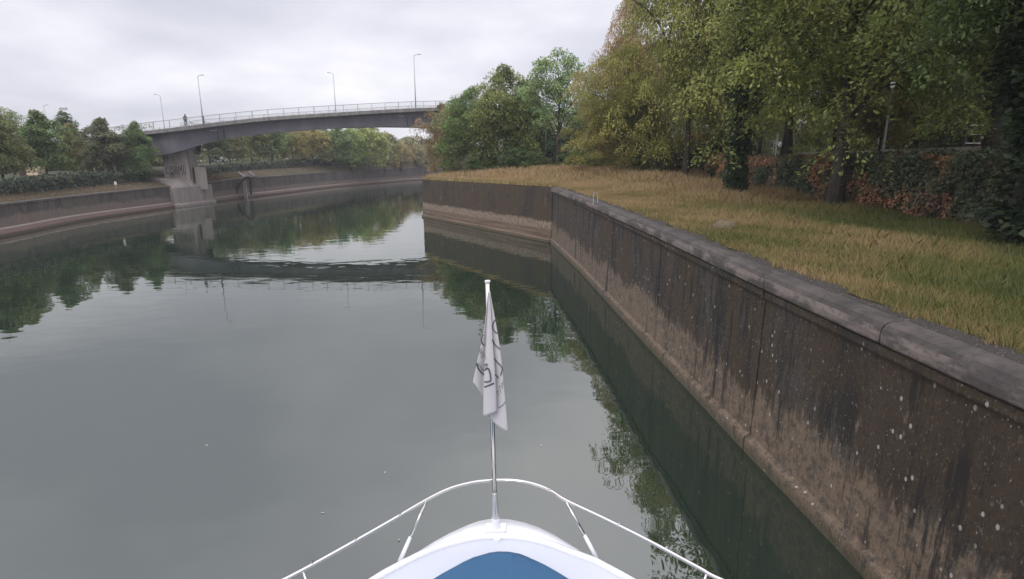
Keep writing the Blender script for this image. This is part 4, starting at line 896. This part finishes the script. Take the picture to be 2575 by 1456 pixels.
# pylons on the horizon
def pylon(px, top_, Y, label):
    t = atY(px, top_, Y); zb = 5; H_ = t[2]-zb; root = empty('power_pylon', (t[0], Y, zb), label, 'pylon', 'pylons on the horizon'); mb = MB()
    for sx in (-1, 1):
        for sy in (-1, 1): mb.tube([(sx*H_*.07, sy*H_*.07, 0), (sx*H_*.015, sy*H_*.015, H_)], .22, 4)
    for k in range(7):
        z0, z1 = H_*k/7, H_*(k+1)/7; w0 = H_*(.07-.055*k/7); w1 = H_*(.07-.055*(k+1)/7)
        mb.tube([(-w0, -w0, z0), (w1, -w1, z1)], .12, 3); mb.tube([(w0, -w0, z0), (-w1, -w1, z1)], .12, 3)
    mb.build('lattice', RAILM, root); mb = MB()
    for f_ in (.72, .84, .95): mb.tube([(-H_*.13, 0, H_*f_), (0, 0, H_*f_+.6), (H_*.13, 0, H_*f_)], .2, 4)
    mb.build('crossarm', RAILM, root)
pylon(986, 341, 620, 'faint lattice pylon farthest left under the right end of the bridge'); pylon(1034, 340, 560, 'faint lattice pylon in the middle of the gap under the bridge'); pylon(1048, 333, 520, 'tallest faint lattice pylon beside the headland trees')
# mast above the trees
t = atY(1375, 163, 86); z = zr(t[0], 86); ms = empty('mast', (t[0], 86, z), 'thin mast with a small dark head poking above the pale thin-crowned tree', 'mast'); mb = MB(); mb.tube([(0, 0, 0), (0, 0, t[2]-z)], .09, 8); mb.build('pole', RAILM, ms); mb = MB(); mb.tube([(0, 0, t[2]-z), (0, 0, t[2]-z+.12), (0, 0, t[2]-z+.45)], [.12, .36, .3], 10); mb.build('mast_head', DARKC, ms)
# ---------------------------------------------------------------- right bank furniture
Y_ = 31; x = rp(2232, Y_*cp-.5); z = zr(x, Y_); zt = atY(2232, 216, Y_)[2]
lp = empty('park_lamp', (x, Y_, z), 'slim park lamp with a white saucer shaped head behind the hedge', 'park lamp'); mb = MB(); mb.tube([(0, 0, 0), (0, 0, zt-z)], [.07, .045], 8); mb.build('pole', RAILM, lp)
mb = MB(); hz_ = zt-z; mb.tube([(0, 0, hz_-.12), (0, 0, hz_-.02), (0, 0, hz_+.14), (0, 0, hz_+.2)], [.04, .11, .11, .09], 14); GLOBE = simple('white_globe', (.85, .85, .83), .35); GLOBE.node_tree.nodes['Principled BSDF'].inputs['Emission Color'].default_value = (1, 1, .97, 1); GLOBE.node_tree.nodes['Principled BSDF'].inputs['Emission Strength'].default_value = .12; mb.build('lamp_head', GLOBE, lp)
mb = MB(); mb.tube([(0, 0, hz_+.2), (0, 0, hz_+.24), (0, 0, hz_+.27)], [.12, .11, .04], 14); mb.build('lamp_cap', DARKC, lp)
def rpost(px, Y, top_, r_, nm, lb, cat, disc=False):
    x = rp(px, Y*cp-.5); z = zr(x, Y); zt = atY(px, top_, Y)[2]; root = empty(nm, (x, Y, z), lb, cat); mb = MB(); mb.tube([(0, 0, 0), (0, 0, zt-z)], r_, 7); mb.build('pole', simple('pale_pole', (.36, .36, .34), .6), root)
    if disc: mb = MB(); mb.tube([(0, -.06, zt-z-.12), (0, -.03, zt-z-.12)], .18, 14); mb.build('sign_plate', simple('grey_sign_back', (.3, .31, .3), .5), root)
rpost(2213, 36, 352, .035, 'sign_post', 'short sign post with round plate left of the park lamp', 'sign', True)
rpost(1957, 41, 336, .06, 'pole', 'pale pole behind the hedge left of the tall trunk', 'pole')
rpost(1950, 42, 352, .035, 'pole', 'thin short pole just left of the pale pole', 'pole')
x0 = rp(2404, 31.5); x1 = rp(2441, 31.5); z = zr(x0, 32)
bar = empty('barrier', (x0, 32, z), 'path barrier of brown posts with three white rails beyond the hedge on the right', 'barrier')
for x_ in (0, x1-x0): mb = MB(); mb.box((x_, 0, .75), (.16, .16, 1.5)); mb.build('post', simple('brown_post', (.07, .045, .03), .9), bar)
for z_, xs in ((.42, 0), (.9, .2), (1.38, .1)): mb = MB(); mb.box(((x1-x0+xs)/2, -.1, z_), (x1-x0-xs, .03, .05)); mb.build('rail', WHITE, bar)
# leaves cut from the crowns along camera sight lines, so lamp and posts show
def open_gaps(tree, targets):
    cr = [c for c in tree.children if c.name.startswith('crown')][0]; me = cr.data; n = len(me.polygons)
    co = np.empty(len(me.vertices)*3, np.float32); me.vertices.foreach_get('co', co); V = co.reshape(n, 4, 3).astype(float)
    ti = np.empty(n, np.float32); me.attributes['tint'].data.foreach_get('value', ti)
    ca, sa = math.cos(tree.rotation_euler[2]), math.sin(tree.rotation_euler[2]); S = np.array(tree.scale); W_ = V.mean(1)*S
    Wx = W_[:, 0]*ca-W_[:, 1]*sa+tree.location[0]; Wy = W_[:, 0]*sa+W_[:, 1]*ca+tree.location[1]; Wz = W_[:, 2]+tree.location[2]; P_ = np.stack([Wx, Wy, Wz-CAMH], 1)
    keep = np.ones(n, bool)
    for (t_, r_) in targets:
        d = np.array(t_, float)-np.array([0, 0, CAMH]); d /= np.linalg.norm(d); pr = P_ @ d; dist = np.linalg.norm(P_-pr[:, None]*d, axis=1); keep &= ~(dist < r_)
    o = quads_obj('crown', V[keep], LEAF, tree, attr=ti[keep]); o.color = cr.color[:]; bpy.data.objects.remove(cr); o.name = 'crown'
lw_ = np.array(lp.location)
gaps = [(lw_+np.array([0, 0, hz_+.08]), .42)]+[(lw_+np.array([0, 0, q]), .16) for q in np.arange(0, 1.7, .15)]
gaps += [(atY(2213, q, 36), .13) for q in (352, 358, 364, 370, 376)]+[(atY(1957, q, 41), .14) for q in (340, 347, 354, 361, 368, 375)]
for tr_ in (main_tree, t2440, t2640, tyoung): open_gaps(tr_, gaps)
# mooring hoop and stone
hpnt = at(1498, 503, 4.2); hpnt[2] = zr(hpnt[0], hpnt[1]); hp_ = empty('grab_hoop', hpnt, 'thin metal ladder hoop standing on the coping edge', 'hoop')
mb = MB(); mb.tube([(-.12, 0, -.1), (-.11, 0, .36), (-.05, 0, .5), (.03, 0, .5), (.08, 0, .36), (.12, 0, -.1)], .02, 6); mb.build('hoop', RAILM, hp_)
sp_ = at(1822, 576, 4.02); rg = np.random.default_rng(9)
mb = MB(); rings = []
for z_, r_ in ((-.05, .24), (.08, .27), (.2, .22), (.27, .12)): rings.append([(math.cos(a_)*r_*(1.5+.2*rg.normal()), math.sin(a_)*r_*(1+.12*rg.normal()), z_+.02*rg.normal()) for a_ in np.linspace(0, 6.28, 10)[:-1]])
mb.loft(rings); so_ = mb.build('stone', simple('mossy_stone', (.14, .11, .07), .95, 0, .5, 9), smooth=True); so_.location = (sp_[0], sp_[1], zr(sp_[0], sp_[1])+.02); tag(so_, 'brown stone lying in the grass near the coping', 'stone')
# ---------------------------------------------------------------- boat
DZ = 2.5
m = M('gelcoat'); f = m.noise(m.obj(), 3, 4); m.base(m.mix(f, (.78, .79, .80), (.84, .85, .86)), .22); m.b.inputs['Coat Weight'].default_value = .4; GEL = m.m
m = M('deck_nonskid'); f = m.noise(m.obj(), 160, 2); m.base(m.mix(m.noise(m.obj(), 2, 4), (.52, .54, .60), (.60, .62, .67)), .7); m.bump(f, .25, .003); NSK = m.m
m = M('blue_cover'); f = m.noise(m.obj(), 260, 3, .7); g = m.noise(m.obj(), 5, 3); m.base(m.mix(g, (.030, .095, .19), (.042, .125, .235)), .85); m.bump(f, .5, .003); BLUE = m.m
CHR = M('stainless_steel').base((.72, .70, .66), .14, 1.0).m
boat = empty('motor_boat', (0, 3, 0), 'bow of the white motor boat with a blue cover and stainless rail in the foreground', 'boat')
def bl(p_): return np.array([p_[0], p_[1]-3, p_[2]])
out_px = [(1247, 1300), (1284, 1302.5), (1320, 1310), (1359, 1323), (1396, 1341), (1433, 1363), (1466, 1383), (1498, 1402), (1560, 1436), (1600, 1458)]
outL = [(1247, 1300), (1229, 1301.5), (1200, 1307), (1173, 1317), (1130, 1336), (1089, 1358), (1050, 1382), (1010, 1407), (965, 1434), (926, 1458)]
rdg_px = [(1247, 1343), (1285, 1344), (1322, 1348), (1360, 1356), (1396, 1367), (1433, 1382), (1466, 1393), (1498, 1405), (1560, 1438), (1600, 1460)]
rdgL = [(1247, 1343), (1230, 1344), (1200, 1346), (1173, 1351), (1130, 1362), (1089, 1375), (1050, 1392), (1010, 1412), (965, 1436), (926, 1460)]
blu_px = [(1247, 1391), (1280, 1392), (1312, 1397), (1340, 1406), (1368, 1419), (1400, 1437), (1429, 1455), (1445, 1465), (1460, 1475), (1475, 1485)]
bluL = [(1247, 1391), (1218, 1394), (1191, 1401), (1165, 1413), (1136, 1429), (1112, 1442), (1089, 1456), (1075, 1466), (1062, 1475), (1048, 1485)]
def world_side(P_, z, back, nb=6):
    W_ = [at(px, py, z) for px, py in P_]; e_ = W_[-1]; o = list(W_)
    for k in range(1, nb+1):
        t = k/nb; o.append(np.array([e_[0]+(back[0]-e_[0])*(1-(1-t)**1.8), e_[1]+(back[1]-e_[1])*t, z]))
    return o
oR = world_side(out_px, DZ, (2.0, -5)); oL = world_side(outL, DZ, (-2.0, -5))
rR = world_side(rdg_px, DZ+.06, (1.9, -5)); rL = world_side(rdgL, DZ+.06, (-1.9, -5))
bR = world_side(blu_px, DZ+.05, (1.2, -5)); bL = world_side(bluL, DZ+.05, (-1.2, -5))
def mirror_line(a_, b_): return [p_ for p_ in a_[::-1]]+[p_ for p_ in b_[1:]]
OUT = mirror_line(oL, oR); RDG = mirror_line(rL, rR); BLU = mirror_line(bL, bR); nO = len(OUT)
def lerp(a_, b_, t): return [p_*(1-t)+q_*t for p_, q_ in zip(a_, b_)]
# keep ridge inside outline
cen = np.array([0, -1, 0])
def inset(line, k, dz):
    o = []
    for i in range(len(line)):
        a_ = line[max(i-1, 0)]; b_ = line[min(i+1, len(line)-1)]; t = (b_-a_); n_ = np.array([t[1], -t[0], 0]); n_ = n_/np.linalg.norm(n_); o.append(line[i]+n_*k+np.array([0, 0, dz]))
    return o
def setz(line, z): return [np.array([q[0], q[1], z]) for q in line]
# hull
wl = []
for i, q in enumerate(OUT):
    wl.append(np.array([q[0]*.72, q[1]-1.0 if q[1] > -4 else q[1], 0]))
rows = [[bl(q) for q in inset(OUT, 0, -.13)], [bl(np.array([a_[0]*.93+b_[0]*.07, a_[1]*.85+b_[1]*.15, 1.6])) for a_, b_ in zip(OUT, wl)], [bl(np.array([b_[0], b_[1], .2])) for b_ in wl], [bl(np.array([b_[0]*.8, b_[1]-.3, -.5])) for b_ in wl]]
mb = MB(); mb.grid(rows); mb.build('hull', GEL, boat, smooth=True)
rows = [[bl(q) for q in setz(inset(OUT, .02, 0), DZ-.13)], [bl(q) for q in setz(inset(OUT, 0, 0), DZ-.10)], [bl(q) for q in setz(OUT, DZ-.03)], [bl(q) for q in setz(inset(OUT, .025, 0), DZ)]]
mid_ = lerp(OUT, RDG, .55); rows += [[bl(np.array([q[0], q[1], DZ+.02])) for q in mid_], [bl(np.array([q[0], q[1], DZ+.03])) for q in lerp(OUT, RDG, .92)]]
mb = MB(); mb.grid(rows); mb.build('bow_flange', GEL, boat, smooth=True)
mb = MB(); rr2 = inset(RDG, 0, 0); mb.tube([bl(np.array([q[0], q[1], DZ+.035])) for q in rr2], .032, 8); mb.build('toe_rail', GEL, boat, smooth=True)
dk = setz(inset(RDG, .0, 0), DZ+.03); dk2 = setz(BLU, DZ-.005)
mb = MB(); mb.grid([[bl(q) for q in dk], [bl(q) for q in lerp(dk, dk2, .5)], [bl(q) for q in setz(BLU, DZ-.005)], [bl(np.array([q[0]*.1, q[1]-.15, DZ])) for q in BLU]]); mb.build('deck', NSK, boat, smooth=True)
rows = [[bl(np.array([q[0], q[1], DZ-.002])) for q in BLU], [bl(np.array([q[0], q[1], DZ+.05])) for q in BLU], [bl(q) for q in setz(inset(BLU, .03, 0), DZ+.075)]]+[[bl(np.array([q[0]*k, q[1]-.1*(1-k), DZ+.075+.05*(1-k)])) for q in BLU] for k in (.8, .5, .2, 0.0)]
mb = MB(); mb.grid(rows); mb.build('deck_cover', BLUE, boat, smooth=True)
mb = MB(); q = at(1250, 1362, DZ); mb.tube([bl(q+np.array([0, -.0, -.02])), bl(q+np.array([0, 0, .05]))], [.045, .04], 10); mb.build('deck_fitting', GEL, boat)
# pulpit rail
rail_px = [(700, 1468), (719, 1456), (884, 1366), (991, 1305), (1066, 1261), (1126, 1231), (1182, 1215), (1229, 1209), (1289, 1208), (1340, 1217), (1382, 1233), (1424, 1259), (1517, 1303), (1629, 1359), (1759, 1429), (1829, 1465)]
RZ = DZ+.45
rpts = [at(a_, b_, RZ) for a_, b_ in rail_px]
rpts = [np.array([-2.35, 2.2, RZ]), np.array([-2.3, 3.0, RZ])]+rpts[1:-1]+[rpts[-1], np.array([2.45, 2.9, RZ]), np.array([2.5, 2.0, RZ])]
mb = MB(); mb.tube([bl(q) for q in catmull(rpts, 5)], .0165, 8); rail = mb.build('bow_rail', CHR, boat, smooth=True)
for (a_, b_) in (((1072, 1260), (1005, 1412)), ((1424, 1262), (1501, 1403)), ((1778, 1440), (1900, 1640)), ((760, 1434), (640, 1650))):
    p0 = at(*a_, RZ); p1 = at(*b_, DZ+.02) if b_[1] < 1500 else None
    if p1 is None: p1 = np.array([p0[0]*.84, p0[1]-.25, DZ+.02])
    mb = MB(); mb.tube([bl(p0), bl(p0*.35+p1*.65)], .0125, 8); s_ = mb.build('stanchion', CHR, rail, smooth=True)
    mb = MB(); mb.tube([bl(p0*.4+p1*.6), bl(p1)], [.017, .022], 8); mb.build('stanchion_socket', GEL, rail, smooth=True)
for (px, py) in ((1004, 1298), (893, 1361), (784, 1420), (1382, 1233), (1556, 1322), (1675, 1382)):
    q = at(px, py, RZ); mb = MB(); mb.tube([bl(q+np.array([-.012, .0, -.0])), bl(q+np.array([.012, 0, .028]))], [.012, .008], 6); mb.build('rail_clip', CHR, rail)
# flagpole
f0 = at(1247, 1331, DZ+.03); Yp = f0[1]
ft_ = atY(1226, 708, Yp+.02)
dirp = ft_-f0
mb = MB(); mb.tube([bl(f0+dirp*.15), bl(ft_)], .0205, 12); fpole = mb.build('flagpole', CHR, boat, smooth=True)
mb = MB(); mb.tube([bl(f0+dirp*.02), bl(f0+dirp*.07), bl(f0+dirp*.16), bl(f0+dirp*.163)], [.036, .032, .0255, .020], 12); mb.build('pole_sleeve', simple('brushed_sleeve', (.55, .55, .55), .35, .6), fpole, smooth=True)
mb = MB(); mb.tube([bl(f0-dirp*.0), bl(f0+dirp*.052)], [.043, .037], 12); mb.build('pole_socket', GEL, fpole)
mb = MB(); mb.box(bl(f0+np.array([.0, 0, .012])), (.19, .12, .022)); mb.build('base_plate', GEL, fpole)
mb = MB(); mb.tube([bl(ft_-dirp*.002), bl(ft_+dirp*.004)], .025, 12); mb.build('pole_cap', GEL, fpole)
# flag
def zf_(zx, zy, dy): 
    return atY(1101.7+zx*.4734, 670.6+zy*.4734, Yp-.045+dy)
lines = [([(267, 132), (245, 330), (205, 520), (185, 612)], .0), ([(268, 132), (250, 400), (243, 560), (240, 690)], .07), ([(268, 134), (258, 400), (245, 600), (240, 797)], -.055), ([(275, 140), (291, 400), (306, 600), (313, 772)], -.045), ([(273, 140), (281, 400), (284, 600), (268, 800)], .05), ([(275, 132), (325, 410), (352, 660), (371, 880)], -.01)]
NT = 26
def line_pt(k, t):
    P_, dy = lines[k]; cc_ = catmull([(a_, b_, 0) for a_, b_ in P_], 8); s = t*(len(cc_)-1); i = min(int(s), len(cc_)-2); q = cc_[i]*(1-(s-i))+cc_[i+1]*(s-i)
    return q[0], q[1], dy*min(1, .12+t*1.3)
cols = []
bot = {0: 0, 1: 0, 2: 0, 3: 0, 4: 12, 5: 0}
LPc = [[line_pt(k, t) for t in np.linspace(0, 1, NT)] for k in range(6)]
for k in range(5):
    nsub = 7 if k in (0, 2, 4) else 3
    for j in range(nsub):
        u_ = j/nsub; cols.append([(a_[0]*(1-u_)+b_[0]*u_, a_[1]*(1-u_)+b_[1]*u_+(10*math.sin(math.pi*u_) if k == 4 and True else 0)*(ti/NT), a_[2]*(1-u_)+b_[2]*u_-.018*math.sin(math.pi*u_)*(ti/NT)*(1 if k in (0, 2, 4) else 0)) for ti, (a_, b_) in enumerate(zip(LPc[k], LPc[k+1]))])
cols.append(LPc[5])
mb = MB(); mb.grid([[zf_(*q) for q in c_] for c_ in cols])
m = M('flag_cloth'); f = m.noise(m.obj(), 18, 4, .6); m.base(m.mix(f, (.66, .64, .64), (.76, .74, .74)), .9); tr_ = m.n('ShaderNodeBsdfTranslucent'); tr_.inputs[0].default_value = (.7, .68, .68, 1); mx = m.n('ShaderNodeMixShader'); mx.inputs[0].default_value = .3; m.l(m.b.outputs[0], mx.inputs[1]); m.l(tr_.outputs[0], mx.inputs[2]); m.l(mx.outputs[0], m.o.inputs[0])
fl_ = empty('flag', ft_-dirp*.04, 'white flag with thin dark lettering hanging limp from the bow flagpole', 'flag'); flo = np.array(fl_.location)
mb.v = [tuple(np.array(q)-flo) for q in mb.v]; cloth = mb.build('cloth', m.m, fl_, smooth=True, fix=False)
sm = cloth.modifiers.new('thick', 'SOLIDIFY'); sm.thickness = .003
# lettering strokes lie on the cloth
INK = simple('flag_ink', (.07, .07, .09), .8); INK2 = simple('flag_ink_grey', (.28, .28, .31), .8)
def depth_at(zx, zy, ks=(4, 2, 0)):
    best = None
    for k in ks:
        for t in np.linspace(0, 1, 60):
            a_ = line_pt(k, t); b_ = line_pt(k+1, t)
            if abs((a_[1]+b_[1])/2-zy) < 12 and min(a_[0], b_[0])-3 <= zx <= max(a_[0], b_[0])+3:
                u_ = (zx-a_[0])/(b_[0]-a_[0]+1e-6); u_ = min(max(u_, 0), 1); d_ = a_[2]*(1-u_)+b_[2]*u_-.018*math.sin(math.pi*u_)*t
                if best is None or d_ < best: best = d_
    return (best if best is not None else -.02)
def stroke(mb, P_, wd):
    cc_ = catmull([(a_, b_, 0) for a_, b_ in P_], 4) if len(P_) > 2 else [np.array([P_[0][0]*(1-t)+P_[1][0]*t, P_[0][1]*(1-t)+P_[1][1]*t, 0]) for t in np.linspace(0, 1, 5)]
    W3 = [zf_(q[0], q[1], depth_at(q[0], q[1])-.006)-flo for q in cc_]
    for i in range(len(W3)-1):
        a_, b_ = W3[i], W3[i+1]; t = b_-a_; n_ = np.array([t[2], 0, -t[0]]); n_ = n_/(np.linalg.norm(n_)+1e-9)*wd/2; e_ = t*.12
        mb.add([a_-e_+n_, b_+e_+n_, b_+e_-n_, a_-e_-n_, a_-e_+n_+(0, .0015, 0), b_+e_+n_+(0, .0015, 0), b_+e_-n_+(0, .0015, 0), a_-e_-n_+(0, .0015, 0)], [(0, 1, 2, 3), (7, 6, 5, 4), (0, 4, 5, 1), (2, 6, 7, 3)])
mb = MB()
for P_ in ([(306, 282), (293, 300), (292, 328), (303, 348), (316, 354)], [(288, 388), (300, 412), (328, 438)], [(298, 488), (316, 510), (334, 528), (341, 545), (332, 578)], [(240, 360), (229, 385), (236, 410), (248, 420)], [(303, 572), (322, 592)]): mb = MB(); stroke(mb, P_, .010); mb.build('lettering', INK, fl_, fix=False)
for P_ in ([(203, 515), (216, 545), (242, 578)], [(246, 523), (262, 517)], [(247, 550), (268, 543), (280, 600), (262, 612), (246, 612)], [(247, 640), (296, 620)]): mb = MB(); stroke(mb, P_, .013); mb.build('lettering', INK, fl_, fix=False)
for P_ in ([(206, 512), (228, 535), (243, 560)], [(250, 548), (262, 520)], [(322, 750), (345, 735), (360, 712)]): mb = MB(); stroke(mb, P_, .012); mb.build('lettering', INK2, fl_, fix=False)
for P_ in ([(216, 458), (222, 438), (229, 443), (220, 450), (228, 462)], [(244, 456), (234, 452), (232, 464), (242, 470), (238, 482), (228, 476)], [(247, 462), (254, 492)], [(314, 660), (322, 685)], [(312, 668), (322, 660)], [(326, 635), (332, 668)], [(326, 640), (336, 632)], [(338, 618), (342, 650)], [(338, 622), (346, 614)], [(346, 600), (349, 628)]): mb = MB(); stroke(mb, P_, .006); mb.build('small_lettering', INK2, fl_, fix=False)

# ---------------------------------------------------------------- damp air
hz = MB(); hz.box((0, 150, 14), (1500, 1600, 32)); hzo = hz.build('haze', None)
hm = bpy.data.materials.new('haze_air'); hm.use_nodes = True; hm.node_tree.nodes.remove(hm.node_tree.nodes['Principled BSDF'])
pv = hm.node_tree.nodes.new('ShaderNodeVolumePrincipled'); pv.inputs['Color'].default_value = (.92, .94, 1, 1); pv.inputs['Density'].default_value = .0005
hm.node_tree.links.new(pv.outputs[0], hm.node_tree.nodes['Material Output'].inputs['Volume']); hzo.data.materials.append(hm)
tag(hzo, 'thin damp haze over the river', 'haze', kind='stuff')

rng = np.random.default_rng(77)
lm = simple('floating_leaf', (.42, .40, .30), .7); first = None
for px, py, lb_ in ((1003, 1358, 'pale leaf floating just inside the left stanchion of the bow rail'), (812, 1290, 'pale leaf floating left of the bow rail'), (968, 1188, 'tiny pale leaf floating above the left curve of the bow rail'), (1360, 1120, 'tiny pale leaf floating right of the lower flagpole'), (520, 1120, 'tiny pale leaf alone on open water at the lower left')):
    q = at(px, py, .004)
    if first is None:
        a = .022; V = [(-a*1.5, 0, 0), (-a*.4, -a*.7, .004), (a, -a*.4, .008), (a*1.6, 0, .014), (a, a*.4, .008), (-a*.4, a*.7, .004)]
        mb = MB(); mb.add(V, [(0, 1, 2, 3, 4, 5)]); o = first = mb.build('floating_leaf', lm, fix=False)
    else: o = first.copy(); COL.objects.link(o)
    o.location = q; o.rotation_euler = (0, 0, rng.uniform(0, 6)); tag(o, lb_, 'leaf', 'leaves floating on the water')
